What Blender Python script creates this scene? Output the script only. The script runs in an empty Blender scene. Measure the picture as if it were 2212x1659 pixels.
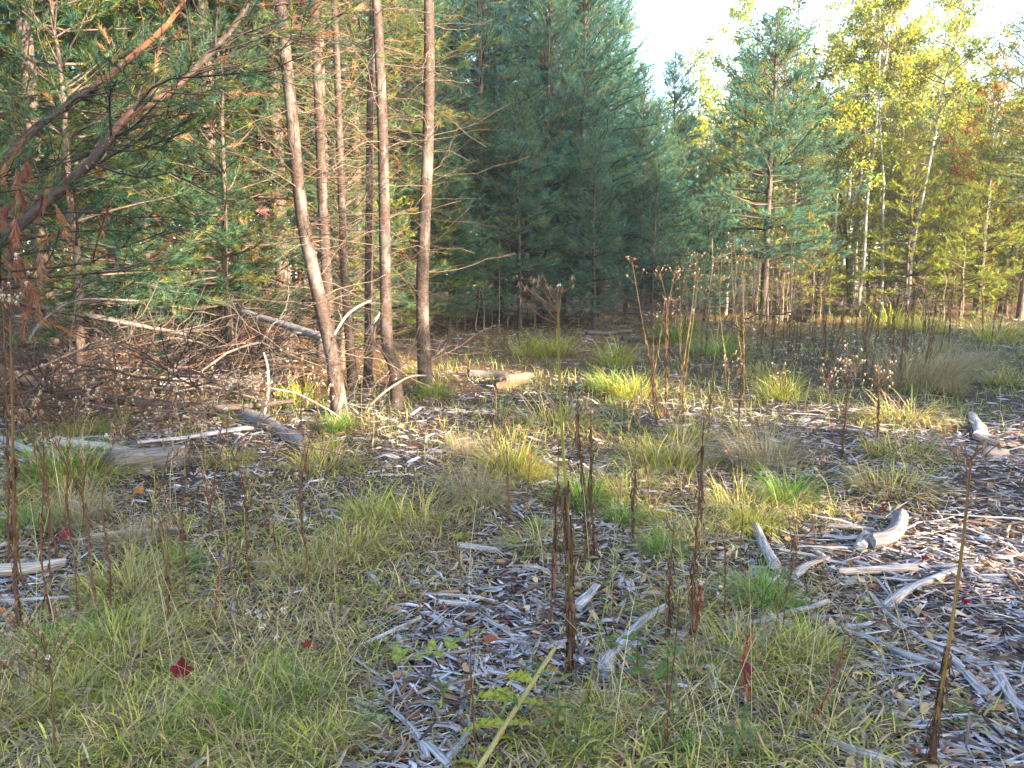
import bpy, math, random
import numpy as np
from mathutils import Vector, Matrix

# ------------------------------------------------------------------ camera, sky, sun, exposure
S = bpy.context.scene
COL = S.collection
R = math.radians
CAM_H, F_PX, U0, V0, HOR = 1.5, 1670.0, 1106.0, 829.5, 590.0
PITCH = math.atan((V0 - HOR) / F_PX)
cam = bpy.data.cameras.new('camera')
cam.sensor_width = 36.0
cam.lens = 36.0 * F_PX / 2212.0
cam.clip_start, cam.clip_end = 0.05, 900.0
cam_o = bpy.data.objects.new('camera', cam)
COL.objects.link(cam_o)
cam_o.location = (0, 0, CAM_H)
cam_o.rotation_euler = (math.pi / 2 - PITCH, 0, 0)
S.camera = cam_o

SUN_AZ, SUN_EL = 130.0, 16.0           # degrees clockwise from the view direction (+Y), above the horizon
w = bpy.data.worlds.new('World')
S.world = w
w.use_nodes = True
nt = w.node_tree
nt.nodes.clear()
sky = nt.nodes.new('ShaderNodeTexSky')
sky.sky_type = 'NISHITA'
sky.sun_disc = False
sky.sun_elevation = R(SUN_EL)
sky.sun_rotation = R(SUN_AZ)
sky.air_density, sky.dust_density, sky.ozone_density = 1.0, 1.5, 1.0
bg = nt.nodes.new('ShaderNodeBackground')
bg.inputs['Strength'].default_value = 0.15
wo = nt.nodes.new('ShaderNodeOutputWorld')
nt.links.new(sky.outputs[0], bg.inputs[0])
nt.links.new(bg.outputs[0], wo.inputs[0])
sun_dir = Vector((math.sin(R(SUN_AZ)) * math.cos(R(SUN_EL)), math.cos(R(SUN_AZ)) * math.cos(R(SUN_EL)), math.sin(R(SUN_EL))))
sl = bpy.data.lights.new('sun', 'SUN')
sl.energy, sl.angle, sl.color = 5.0, R(0.53), (1.0, 0.82, 0.58)
so = bpy.data.objects.new('sun', sl)
COL.objects.link(so)
so.rotation_euler = (-sun_dir).to_track_quat('-Z', 'Y').to_euler()
S.view_settings.view_transform = 'Standard'
S.view_settings.look = 'None'
S.view_settings.exposure = 2.9
S.view_settings.gamma = 1.0
S.view_settings.use_curve_mapping = False
S.render.engine = 'CYCLES'
cy = S.cycles
cy.max_bounces, cy.diffuse_bounces, cy.glossy_bounces, cy.transmission_bounces, cy.transparent_max_bounces = 4, 3, 1, 4, 4
cy.caustics_reflective = cy.caustics_refractive = False
cy.sample_clamp_indirect = 4.0
cy.use_denoising = True
cy.use_adaptive_sampling = True
cy.adaptive_threshold = 0.015

# ------------------------------------------------------------------ helpers
rng = np.random.default_rng(7)
random.seed(7)

def h(x, y):
    """height of the ground"""
    x = np.asarray(x, float); y = np.asarray(y, float)
    f = np.clip(y / 6.0, 0.4, 1.6)
    z = .035 * np.sin(.9 * x + 1.1) * np.sin(.75 * y + .4) + .02 * np.sin(2.1 * x - .8 * y) * f + .012 * np.sin(4.3 * x + 2.7 * y + 1.) + .008 * np.sin(7.9 * x - 6.1 * y)
    z = z + .10 * np.exp(-((x + .7) ** 2 / 1.2 + (y - 7.6) ** 2 / .5)) + .08 * np.exp(-((x + 4.2) ** 2 / 3. + (y - 6.2) ** 2 / .4))
    return z

def ray(u, v):
    a, b = (u - U0) / F_PX, -(v - V0) / F_PX
    return np.array([a, math.cos(PITCH) + b * math.sin(PITCH), -math.sin(PITCH) + b * math.cos(PITCH)])

def gp(u, v, dz=0.0):
    """where the sight line of photo position (u, v) (2212 wide) meets the ground"""
    d = ray(u, v); z = 0.0
    for _ in range(12):
        t = (z + dz - CAM_H) / d[2]
        p = d * t
        z = float(h(p[0], p[1]))
    return np.array([p[0], p[1], z + dz])

def at(u, v, y):
    d = ray(u, v); t = y / d[1]
    return np.array([d[0] * t, y, CAM_H + d[2] * t])

def project(x, y, z=0.0):
    dz = z - CAM_H
    fw = y * math.cos(PITCH) - dz * math.sin(PITCH)
    up = y * math.sin(PITCH) + dz * math.cos(PITCH)
    fw = np.maximum(fw, 1e-3)
    return U0 + F_PX * x / fw, V0 - F_PX * up / fw

def unit(a):
    return a / np.maximum(np.linalg.norm(a, axis=-1, keepdims=True), 1e-9)

def rdir(n, r=None):
    r = r or rng
    return unit(r.normal(size=(n, 3)))

class Geo:
    """vertices, triangles, a colour and a grain coordinate per vertex, collected into one mesh"""
    def __init__(s):
        s.V, s.T, s.C, s.G, s.n = [], [], [], [], 0
    def add(s, V, T, C, G=None):
        V = np.asarray(V, float).reshape(-1, 3); T = np.asarray(T, int).reshape(-1, 3)
        C = np.asarray(C, float)
        if C.ndim == 1: C = np.broadcast_to(C, V.shape)
        s.V.append(V); s.T.append(T + s.n); s.C.append(C.reshape(-1, 3))
        s.G.append(V if G is None else np.asarray(G, float).reshape(-1, 3)); s.n += len(V)
        return s
    def mesh(s, name, mat, smooth=False):
        m = bpy.data.meshes.new(name)
        if not s.V: return m
        V = np.concatenate(s.V); T = np.concatenate(s.T); C = np.concatenate(s.C); G = np.concatenate(s.G)
        m.vertices.add(len(V)); m.vertices.foreach_set('co', V.ravel().astype(np.float32))
        m.loops.add(T.size); m.loops.foreach_set('vertex_index', T.ravel().astype(np.int32))
        m.polygons.add(len(T)); m.polygons.foreach_set('loop_start', np.arange(0, T.size, 3, dtype=np.int32))
        m.polygons.foreach_set('loop_total', np.full(len(T), 3, dtype=np.int32))
        if smooth: m.polygons.foreach_set('use_smooth', np.ones(len(T), dtype=bool))
        a = m.attributes.new('Col', 'FLOAT_COLOR', 'POINT')
        a.data.foreach_set('color', np.c_[C, np.ones(len(C))].ravel().astype(np.float32))
        g = m.attributes.new('grain', 'FLOAT_VECTOR', 'POINT')
        g.data.foreach_set('vector', G.ravel().astype(np.float32))
        m.update(calc_edges=True)
        m.materials.append(mat)
        return m

def put(name, mesh, parent=None, loc=None, rot=None, scale=None):
    o = bpy.data.objects.new(name, mesh)
    COL.objects.link(o)
    if parent is not None: o.parent = parent
    if loc is not None: o.location = loc
    if rot is not None: o.rotation_euler = rot
    if scale is not None: o.scale = (scale,) * 3 if np.isscalar(scale) else scale
    return o

def tag(o, label, cat, group=None, kind=None):
    o['label'] = label; o['category'] = cat
    if group: o['group'] = group
    if kind: o['kind'] = kind
    return o

def empty(name, loc, label, cat, group=None, rz=0.0, scale=1.0):
    o = put(name, None, None, loc, (0, 0, rz), scale)
    o.empty_display_size = .2
    return tag(o, label, cat, group)

def tubes(P, Rr, sides=5, col=(1, 1, 1), cap=False, rough=0.0, r=None, seed_off=None, ragged=0.0, flat=1.0):
    """n tubes along P (n,k,3) with radii Rr (n,k) -> V, T, C, G"""
    r = r or rng
    P = np.asarray(P, float); Rr = np.asarray(Rr, float)
    if P.ndim == 2: P = P[None]; Rr = Rr[None]
    n, k, _ = P.shape
    Tn = unit(np.gradient(P, axis=1))
    ref = np.where(np.abs(Tn[:, :1, 2:3]) > .8, np.array([1., 0, 0]), np.array([0., 0, 1.]))
    A = unit(np.cross(Tn, np.broadcast_to(ref, Tn.shape)))
    B = np.cross(Tn, A)
    th = np.arange(sides) * 2 * np.pi / sides
    prof = np.ones((n, 1, sides))
    if rough: prof = 1 + rough * r.normal(size=(n, 1, sides)) + .4 * rough * r.normal(size=(n, k, sides))
    rad = Rr[:, :, None] * np.clip(prof, .3, 2)
    V = P[:, :, None] + rad[..., None] * (np.cos(th)[None, None, :, None] * A[:, :, None] + flat * np.sin(th)[None, None, :, None] * B[:, :, None])
    if ragged:
        V[:, 0] -= Tn[:, :1] * (ragged * r.random((n, sides, 1)) * Rr[:, :1, None])
        V[:, -1] += Tn[:, -1:] * (ragged * r.random((n, sides, 1)) * Rr[:, -1:, None])
    i = np.arange(k - 1)[:, None] * sides; j = np.arange(sides)[None]; j2 = (j + 1) % sides
    a, b, c, d = i + j, i + j2, i + sides + j2, i + sides + j
    q = np.stack([np.stack([a, b, c], -1), np.stack([a, c, d], -1)], 2).reshape(-1, 3)
    T = (np.arange(n)[:, None, None] * k * sides + q[None]).reshape(-1, 3)
    seg = np.r_[np.zeros((n, 1)).T, np.cumsum(np.linalg.norm(np.diff(P, axis=1), axis=-1), 1).T].T
    off = r.random((n, 1, 1)) * 40 if seed_off is None else np.full((n, 1, 1), seed_off)
    rm = np.maximum(Rr.mean(1), 1e-3)[:, None, None]
    G = np.stack([seg[:, :, None] + off + 0 * th, rm * np.cos(th) + 0 * seg[:, :, None] + off, rm * np.sin(th) + 0 * seg[:, :, None]], -1)
    C = np.asarray(col, float)
    if C.ndim == 1: C = np.broadcast_to(C, (n, k, sides, 3))
    elif C.ndim == 2: C = np.broadcast_to(C[:, None, None], (n, k, sides, 3))
    elif C.ndim == 3: C = np.broadcast_to(C[:, :, None], (n, k, sides, 3))
    V2, T2, C2, G2 = V.reshape(-1, 3), T, C.reshape(-1, 3), G.reshape(-1, 3)
    if cap:
        for e, flip in ((0, 1), (k - 1, 0)):
            ring = V[:, e]; ctr = ring.mean(1, keepdims=True) + Tn[:, e:e + 1] * (0.1 if not flip else -.1) * Rr[:, e:e + 1, None]
            vv = np.concatenate([ring, ctr], 1).reshape(-1, 3)
            tt = np.stack([np.arange(sides), (np.arange(sides) + 1) % sides, np.full(sides, sides)], -1)
            if flip: tt = tt[:, ::-1]
            tt = (np.arange(n)[:, None, None] * (sides + 1) + tt[None]).reshape(-1, 3)
            cc = np.concatenate([C[:, e], C[:, e].mean(1, keepdims=True)], 1).reshape(-1, 3)
            T2 = np.concatenate([T2, tt + len(V2)]); V2 = np.concatenate([V2, vv])
            C2 = np.concatenate([C2, cc]); G2 = np.concatenate([G2, vv * np.array([.3, 1, 1])])
    return V2, T2, C2, G2

def spline(pts, k):
    """smooth curve through pts, k samples (Catmull-Rom)"""
    p = np.asarray(pts, float)
    if len(p) == 2: return p[0] + (p[1] - p[0]) * np.linspace(0, 1, k)[:, None]
    q = np.concatenate([[2 * p[0] - p[1]], p, [2 * p[-1] - p[-2]]])
    t = np.linspace(0, len(p) - 1 - 1e-6, k); i = t.astype(int); f = (t - i)[:, None]
    a, b, c, d = q[i], q[i + 1], q[i + 2], q[i + 3]
    return .5 * (2 * b + (c - a) * f + (2 * a - 5 * b + 4 * c - d) * f ** 2 + (3 * b - a - 3 * c + d) * f ** 3)

def bpaths(p0, d0, L, k, curve, wob, r):
    """n curved branch paths"""
    u = np.linspace(0, 1, k)
    L = np.asarray(L)[:, None, None]
    P = p0[:, None] + d0[:, None] * L * u[None, :, None]
    P[..., 2] += (np.asarray(curve)[:, None] * L[..., 0] * u[None] ** 2)
    wv = np.cumsum(r.normal(size=(len(p0), k, 3)), 1) * wob * L / k
    P += wv - wv[:, :1]
    return P

def along(P, idx, u):
    k = P.shape[1]; t = np.clip(u, 0, .9999) * (k - 1); i = t.astype(int); f = (t - i)[:, None]
    a, b = P[idx, i], P[idx, i + 1]
    return a + (b - a) * f, unit(b - a)

def subs(P, L, spacing, umin, lenf, ang, r, lift=.1, jit=.35, minlen=.1):
    """side shoots of branches P: base, direction, length, parent index, u"""
    m = np.maximum(1, (L * (1 - umin) / spacing).astype(int))
    idx = np.repeat(np.arange(len(L)), m)
    u = umin + (1 - umin) * r.random(len(idx))
    p, t = along(P, idx, u)
    lat = unit(np.cross(t, np.array([0, 0, 1.]) + .25 * r.normal(size=t.shape)))
    s = np.where(r.random(len(idx)) < .5, -1., 1.)[:, None]
    a = ang * (1 + .3 * r.normal(size=(len(idx), 1)))
    d = unit(t * np.cos(a) + lat * s * np.sin(a) + np.array([0, 0, 1.]) * (lift + jit * r.normal(size=(len(idx), 1))))
    ln = (lenf * L[idx] * (1 - u) + minlen) * r.uniform(.6, 1.3, len(idx))
    return p, d, ln, idx, u

def needles(P, L, r, spacing=.05, per=8, nl=.10, nw=.006, umin=.3, spread=.8, cols=None, ymix=.15, ycol=(.20, .17, .03), base=(.05, .095, .055)):
    """needle triangles along shoots P"""
    m = np.maximum(2, (L * (1 - umin) / spacing).astype(int))
    idx = np.repeat(np.arange(len(L)), m * per)
    u = umin + (1 - umin) * r.random(len(idx)) ** .8
    p, t = along(P, idx, u)
    d = unit(t + spread * rdir(len(idx), r) + np.array([0, 0, .12]))
    ln = nl * r.uniform(.6, 1.15, len(idx))[:, None]
    wv = unit(np.cross(d, rdir(len(idx), r))) * nw * .5
    V = np.stack([p - wv, p + wv, p + d * ln], 1).reshape(-1, 3)
    T = np.arange(len(V)).reshape(-1, 3)
    base = np.asarray(base); sh = r.random(len(L))
    var = np.where((r.random(len(L)) < ymix)[:, None], np.asarray(ycol)[None], base[None] * (0.7 + .75 * sh[:, None]) * np.array([1, 1, 1]) + np.array([.02, .018, -.006]) * r.normal(size=(len(L), 1)))
    c = var[idx] * r.uniform(.8, 1.2, (len(idx), 1))
    C = np.repeat(np.clip(c, .004, .8), 3, 0)
    return V, T, C

# ------------------------------------------------------------------ materials
def mat(name):
    m = bpy.data.materials.new(name); m.use_nodes = True
    m.node_tree.nodes.clear()
    return m, m.node_tree.nodes, m.node_tree.links

def leaf_mat(name, trans=.35, rough=.5, spec=.25, tboost=1.3, blotch=0):
    m, N, K = mat(name)
    at_ = N.new('ShaderNodeAttribute'); at_.attribute_name = 'Col'
    oi = N.new('ShaderNodeObjectInfo')
    mul = N.new('ShaderNodeMix'); mul.data_type = 'RGBA'; mul.blend_type = 'MULTIPLY'; mul.inputs[0].default_value = 1
    K.new(at_.outputs['Color'], mul.inputs[6]); K.new(oi.outputs['Color'], mul.inputs[7])
    if blotch:
        gr = N.new('ShaderNodeAttribute'); gr.attribute_name = 'grain'
        nz = N.new('ShaderNodeTexNoise'); nz.inputs['Scale'].default_value = blotch; nz.inputs['Detail'].default_value = 4
        K.new(gr.outputs['Vector'], nz.inputs['Vector'])
        cz = N.new('ShaderNodeValToRGB'); cz.color_ramp.elements[0].position = .36; cz.color_ramp.elements[0].color = (.55, .42, .3, 1); cz.color_ramp.elements[1].position = .56; cz.color_ramp.elements[1].color = (1.12, 1.1, 1.1, 1)
        K.new(nz.outputs[0], cz.inputs[0])
        mz = N.new('ShaderNodeMix'); mz.data_type = 'RGBA'; mz.blend_type = 'MULTIPLY'; mz.inputs[0].default_value = 1
        K.new(mul.outputs[2], mz.inputs[6]); K.new(cz.outputs[0], mz.inputs[7]); mul = mz
    b = N.new('ShaderNodeBsdfPrincipled'); b.inputs['Roughness'].default_value = rough; b.inputs['Specular IOR Level'].default_value = spec
    K.new(mul.outputs[2], b.inputs['Base Color'])
    t = N.new('ShaderNodeBsdfTranslucent')
    tm = N.new('ShaderNodeMix'); tm.data_type = 'RGBA'; tm.blend_type = 'MULTIPLY'; tm.inputs[0].default_value = 1
    tm.inputs[7].default_value = (tboost * 1.15, tboost, tboost * .55, 1)
    K.new(mul.outputs[2], tm.inputs[6]); K.new(tm.outputs[2], t.inputs['Color'])
    mx = N.new('ShaderNodeMixShader'); mx.inputs[0].default_value = trans
    K.new(b.outputs[0], mx.inputs[1]); K.new(t.outputs[0], mx.inputs[2])
    o = N.new('ShaderNodeOutputMaterial'); K.new(mx.outputs[0], o.inputs[0])
    return m

def wood_mat(name, dark=(.35, .33, .33), light=(1.25, 1.22, 1.2), gs=(6, 140, 140), spots=None, rough=.85, bump=.5, band=None, obj_col=True, detail=5.0):
    """attribute colour times streaks that follow the grain"""
    m, N, K = mat(name)
    at_ = N.new('ShaderNodeAttribute'); at_.attribute_name = 'Col'
    g = N.new('ShaderNodeAttribute'); g.attribute_name = 'grain'
    sc = N.new('ShaderNodeVectorMath'); sc.operation = 'MULTIPLY'; sc.inputs[1].default_value = gs
    K.new(g.outputs['Vector'], sc.inputs[0])
    n1 = N.new('ShaderNodeTexNoise'); n1.inputs['Scale'].default_value = 1; n1.inputs['Detail'].default_value = detail; n1.inputs['Roughness'].default_value = .65
    K.new(sc.outputs[0], n1.inputs['Vector'])
    cr = N.new('ShaderNodeValToRGB')
    cr.color_ramp.elements[0].position = .33; cr.color_ramp.elements[0].color = (*dark, 1)
    cr.color_ramp.elements[1].position = .68; cr.color_ramp.elements[1].color = (*light, 1)
    K.new(n1.outputs[0], cr.inputs[0])
    mul = N.new('ShaderNodeMix'); mul.data_type = 'RGBA'; mul.blend_type = 'MULTIPLY'; mul.inputs[0].default_value = 1
    K.new(at_.outputs['Color'], mul.inputs[6]); K.new(cr.outputs[0], mul.inputs[7])
    col = mul.outputs[2]
    if band:
        sc2 = N.new('ShaderNodeVectorMath'); sc2.operation = 'MULTIPLY'; sc2.inputs[1].default_value = band[0]
        K.new(g.outputs['Vector'], sc2.inputs[0])
        n3 = N.new('ShaderNodeTexNoise'); n3.inputs['Scale'].default_value = 1; n3.inputs['Detail'].default_value = 4; n3.inputs['Roughness'].default_value = .7
        K.new(sc2.outputs[0], n3.inputs['Vector'])
        c3 = N.new('ShaderNodeValToRGB'); c3.color_ramp.elements[0].position = band[1]; c3.color_ramp.elements[1].position = band[2]
        K.new(n3.outputs[0], c3.inputs[0])
        m3 = N.new('ShaderNodeMix'); m3.data_type = 'RGBA'; m3.inputs[7].default_value = (*band[3], 1)
        K.new(c3.outputs[0], m3.inputs[0]); K.new(col, m3.inputs[6]); col = m3.outputs[2]
    if spots:
        n2 = N.new('ShaderNodeTexNoise'); n2.inputs['Scale'].default_value = spots[0]; n2.inputs['Detail'].default_value = 3
        K.new(g.outputs['Vector'], n2.inputs['Vector'])
        c2 = N.new('ShaderNodeValToRGB'); c2.color_ramp.elements[0].position = spots[1]; c2.color_ramp.elements[1].position = spots[1] + .07
        K.new(n2.outputs[0], c2.inputs[0])
        m2 = N.new('ShaderNodeMix'); m2.data_type = 'RGBA'; m2.inputs[7].default_value = (*spots[2], 1)
        K.new(c2.outputs[0], m2.inputs[0]); K.new(col, m2.inputs[6]); col = m2.outputs[2]
    if obj_col:
        oi = N.new('ShaderNodeObjectInfo')
        mo = N.new('ShaderNodeMix'); mo.data_type = 'RGBA'; mo.blend_type = 'MULTIPLY'; mo.inputs[0].default_value = 1
        K.new(col, mo.inputs[6]); K.new(oi.outputs['Color'], mo.inputs[7]); col = mo.outputs[2]
    b = N.new('ShaderNodeBsdfPrincipled'); b.inputs['Roughness'].default_value = rough; b.inputs['Specular IOR Level'].default_value = .2
    K.new(col, b.inputs['Base Color'])
    if bump:
        bp = N.new('ShaderNodeBump'); bp.inputs['Strength'].default_value = bump; bp.inputs['Distance'].default_value = .006
        K.new(n1.outputs[0], bp.inputs['Height']); K.new(bp.outputs[0], b.inputs['Normal'])
    o = N.new('ShaderNodeOutputMaterial'); K.new(b.outputs[0], o.inputs[0])
    return m

M_needle = leaf_mat('pine_needles', .42, .5, .25, 1.6)
M_leaf = leaf_mat('broad_leaves', .42, .45, .3)
M_leafb = leaf_mat('blotched_leaves', .42, .45, .3, 1.3, 70)
M_grass = leaf_mat('grass_blades', .30, .55, .2, 1.1)
M_litter = leaf_mat('dead_leaves', .18, .7, .2, 1.0)
M_fluff = leaf_mat('seed_fluff', .4, .8, .1, 1.0)
M_bark = wood_mat('pine_bark', (.45, .42, .40), (1.35, 1.3, 1.25), (9, 26, 26), (42, .66, (.30, .29, .27)), .8, .8)
M_bark_ring = wood_mat('young_pine_bark', (.55, .50, .47), (1.35, 1.28, 1.22), (46, 34, 34), (34, .68, (.30, .28, .265)), .7, 1.0, ((3, 7, 7), .50, .70, (.17, .145, .13)))
M_birch = wood_mat('birch_bark', (.75, .75, .74), (1.1, 1.1, 1.08), (30, 10, 10), (26, .64, (.05, .045, .04)), .7, .3)
M_twig = wood_mat('dead_twig', (.55, .52, .50), (1.3, 1.25, 1.2), (12, 90, 90), None, .8, .2)
M_wood = wood_mat('weathered_wood', (.28, .25, .24), (1.35, 1.33, 1.33), (7, 150, 150), None, .85, .8)
M_chip = wood_mat('wood_chips', (.45, .42, .40), (1.3, 1.28, 1.27), (10, 160, 160), None, .9, .5)
M_stem = wood_mat('weed_stem', (.6, .55, .5), (1.3, 1.3, 1.3), (14, 260, 260), None, .6, .3)

# ground
def ground_mat():
    m, N, K = mat('forest_soil')
    tc = N.new('ShaderNodeNewGeometry')
    pos = tc.outputs['Position']
    n1 = N.new('ShaderNodeTexNoise'); n1.inputs['Scale'].default_value = 2.2; n1.inputs['Detail'].default_value = 8; n1.inputs['Roughness'].default_value = .7
    n2 = N.new('ShaderNodeTexNoise'); n2.inputs['Scale'].default_value = 38; n2.inputs['Detail'].default_value = 6; n2.inputs['Roughness'].default_value = .75
    n3 = N.new('ShaderNodeTexVoronoi'); n3.inputs['Scale'].default_value = 55
    for n in (n1, n2, n3): K.new(pos, n.inputs['Vector'])
    c1 = N.new('ShaderNodeValToRGB')
    e = c1.color_ramp.elements
    e[0].position = .30; e[0].color = (.022, .016, .013, 1); e[1].position = .72; e[1].color = (.14, .105, .082, 1)
    x = c1.color_ramp.elements.new(.5); x.color = (.055, .040, .032, 1)
    K.new(n2.outputs[0], c1.inputs[0])
    c2 = N.new('ShaderNodeValToRGB')
    e = c2.color_ramp.elements
    e[0].position = .35; e[0].color = (.07, .04, .022, 1); e[1].position = .65; e[1].color = (.19, .10, .05, 1)
    K.new(n2.outputs[0], c2.inputs[0])
    sep = N.new('ShaderNodeSeparateXYZ'); K.new(pos, sep.inputs[0])
    # needle litter in the wood: far away, and nearer on the left
    ma = N.new('ShaderNodeMath'); ma.operation = 'MULTIPLY_ADD'; ma.inputs[1].default_value = -.9
    K.new(sep.outputs[0], ma.inputs[0]); K.new(sep.outputs[1], ma.inputs[2])
    mr = N.new('ShaderNodeMapRange'); mr.inputs['From Min'].default_value = 12; mr.inputs['From Max'].default_value = 16
    ad = N.new('ShaderNodeMath'); ad.operation = 'MULTIPLY_ADD'; ad.inputs[1].default_value = 5; 
    K.new(n1.outputs[0], ad.inputs[0]); K.new(ma.outputs[0], ad.inputs[2]); K.new(ad.outputs[0], mr.inputs['Value'])
    mx = N.new('ShaderNodeMix'); mx.data_type = 'RGBA'
    K.new(mr.outputs[0], mx.inputs[0]); K.new(c1.outputs[0], mx.inputs[6]); K.new(c2.outputs[0], mx.inputs[7])
    b = N.new('ShaderNodeBsdfPrincipled'); b.inputs['Roughness'].default_value = .95; b.inputs['Specular IOR Level'].default_value = .1
    K.new(mx.outputs[2], b.inputs['Base Color'])
    bp = N.new('ShaderNodeBump'); bp.inputs['Strength'].default_value = .9; bp.inputs['Distance'].default_value = .02
    K.new(n2.outputs[0], bp.inputs['Height']); K.new(bp.outputs[0], b.inputs['Normal'])
    o = N.new('ShaderNodeOutputMaterial'); K.new(b.outputs[0], o.inputs[0])
    return m

def axis(fine, step, far):
    a = list(np.arange(-fine, fine + 1e-6, step)); s = step; x = fine
    while x < far:
        s *= 1.35; x += s; a.append(x); a.insert(0, -x)
    return np.array(a)
gx = axis(11, .15, 200); gy = axis(13, .15, 200) + 10
X, Y = np.meshgrid(gx, gy)
V = np.stack([X, Y, h(X, Y)], -1).reshape(-1, 3)
nx, ny = len(gx), len(gy)
i = (np.arange(ny - 1)[:, None] * nx + np.arange(nx - 1)[None]).ravel()
T = np.concatenate([np.stack([i, i + 1, i + nx + 1], -1), np.stack([i, i + nx + 1, i + nx], -1)])
g = put('ground', Geo().add(V, T, (1, 1, 1)).mesh('ground', ground_mat(), True))
g['kind'] = 'structure'

# ------------------------------------------------------------------ trees
def pine_parts(seed, H, zc, Lmax, r0, gap=.5, nb=5, prof='cone', dead=(.4, None), nl=.10, nw=.008, per=6, spacing=.055, subsp=.16, base=(.05, .095, .06), ymix=.12, ycol=(.20, .17, .03),
               lean=(0, 0), deadL=1.0, dead_nb=4, twigcol=(.20, .155, .12), barkcol=(.13, .10, .085), trunk_path=None, kmat=None, dead_gap=.38, brown=0.0, wob=.02, subsub=True, dead_sub=.22, twr=.75, dwob=.22):
    r = np.random.default_rng(seed)
    # trunk
    if trunk_path is None:
        k = 14; z = np.linspace(-.15, H, k)
        tp = np.stack([lean[0] * (z / H) + np.cumsum(r.normal(size=k)) * wob, lean[1] * (z / H) + np.cumsum(r.normal(size=k)) * wob, z], -1)
        tp[:2, :2] = tp[1, :2]; tp[:, :2] -= tp[0, :2]
    else:
        tp = spline(trunk_path, 22)
    zz = tp[:, 2]
    f = np.clip(zz / H, 0, 1)
    rad = r0 * (1 - f) ** .75 + .007
    rad[0] *= 1.35; rad[1] *= 1.08
    tg = Geo().add(*tubes(tp, rad, 9, barkcol, r=r, rough=.05))
    def trunk_at(z):
        return np.stack([np.interp(z, zz, tp[:, 0]), np.interp(z, zz, tp[:, 1]), z], -1)
    # live whorls
    Z = []; z = zc
    while z < H - .12:
        Z.append(z); z += gap * r.uniform(.8, 1.2) * (1 - .45 * (z - zc) / (H - zc))
    Z = np.array(Z)
    zi = np.repeat(Z, nb) + r.normal(size=len(Z) * nb) * .05
    fr = np.clip((zi - zc) / (H - zc), 0, 1)
    if prof == 'cone': L = Lmax * ((1 - fr) ** .8) * (.55 + .45 * np.minimum(1, fr / .12)) + .22
    else: L = Lmax * np.sin(np.pi * np.clip(.18 + .80 * fr, 0, 1)) ** .8 + .2
    L = L * r.uniform(.6, 1.2, len(L))
    az = r.random(len(L)) * 2 * np.pi
    el = R(4) + R(58) * fr ** 1.5 + r.normal(size=len(L)) * .14
    d = np.stack([np.cos(az) * np.cos(el), np.sin(az) * np.cos(el), np.sin(el)], -1)
    p0 = trunk_at(zi)
    P = bpaths(p0, d, L, 7, .10 + .10 * r.normal(size=len(L)) - .12 * (1 - fr), .12, r)
    bg_ = Geo()
    rb = (.006 + .008 * L)[:, None] * np.linspace(1, .3, 7)[None]
    bg_.add(*tubes(P, rb, 4, np.asarray(barkcol) * .9, r=r))
    sp, sd, sL, si, su = subs(P, L, subsp, .22, .50, R(50), r, .12, .22, .14)
    PS = bpaths(sp, sd, sL, 4, np.full(len(sL), .12), .12, r)
    bg_.add(*tubes(PS, (.003 + .004 * sL)[:, None] * np.linspace(1, .5, 4)[None], 3, np.asarray(barkcol) * .9, r=r))
    ng = Geo()
    kw = dict(ycol=ycol, nl=nl, nw=nw, per=per, spacing=spacing, base=base)
    ng.add(*needles(PS, sL, r, umin=.25, ymix=ymix, **kw))
    ng.add(*needles(P, L, r, umin=.55, ymix=ymix, **kw))
    if subsub:
        s2p, s2d, s2L, s2i, _ = subs(PS, sL, .17, .2, .45, R(48), r, .15, .3, .09)
        P2 = bpaths(s2p, s2d, s2L, 3, np.full(len(s2L), .1), .1, r)
        ng.add(*needles(P2, s2L, r, umin=.1, ymix=ymix, **kw))
    # leader at the top
    top = trunk_at(np.array([H - .35, H - .2, H - .02]))
    ng.add(*needles(np.stack([np.stack([top[0], top[2]])]).repeat(3, 0), np.full(3, .4), r, umin=0, ymix=0, **kw))
    # dead whorls below
    dg = None
    if dead is not None:
        z0, z1 = dead[0], dead[1] or zc + .6
        Zd = np.arange(z0, z1, dead_gap) + r.normal(size=len(np.arange(z0, z1, dead_gap))) * .06
        zi = np.repeat(Zd, dead_nb) + r.normal(size=len(Zd) * dead_nb) * .06
        Ld = deadL * r.uniform(.25, 1.25, len(zi))
        az = r.random(len(zi)) * 2 * np.pi
        el = R(2) + r.normal(size=len(zi)) * .28
        d = np.stack([np.cos(az) * np.cos(el), np.sin(az) * np.cos(el), np.sin(el)], -1)
        PD = bpaths(trunk_at(zi), d, Ld, 7, .05 + .25 * r.normal(size=len(zi)), dwob, r)
        dg = Geo().add(*tubes(PD, twr * (.003 + .0065 * Ld)[:, None] * np.linspace(1, .35, 7)[None], 4, np.asarray(twigcol)[None] * r.uniform(.5, 1.6, (len(Ld), 1)), r=r))
        a, b, c, _, _ = subs(PD, Ld, dead_sub, .2, .55, R(45), r, .08, .35, .10)
        PE = bpaths(a, b, c, 5, .15 * r.normal(size=len(c)), .22, r)
        dg.add(*tubes(PE, twr * (.0018 + .003 * c)[:, None] * np.linspace(1, .5, 5)[None], 3, np.asarray(twigcol)[None] * r.uniform(.6, 1.6, (len(c), 1)), r=r))
        if brown:
            a, b, c, _, _ = subs(PE, c, .12, .3, .4, R(45), r, -.4, .3, .06)
            sel = r.random(len(c)) < brown
            if sel.any():
                PB = bpaths(a[sel], b[sel], c[sel], 3, np.full(sel.sum(), -.5), .2, r)
                dg.add(*needles(PB, c[sel], r, spacing=.03, per=8, nl=.09, nw=nw, umin=0, base=(.20, .085, .04), ymix=.2, ycol=(.26, .15, .08)))
    return tg, bg_, ng, dg

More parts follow.
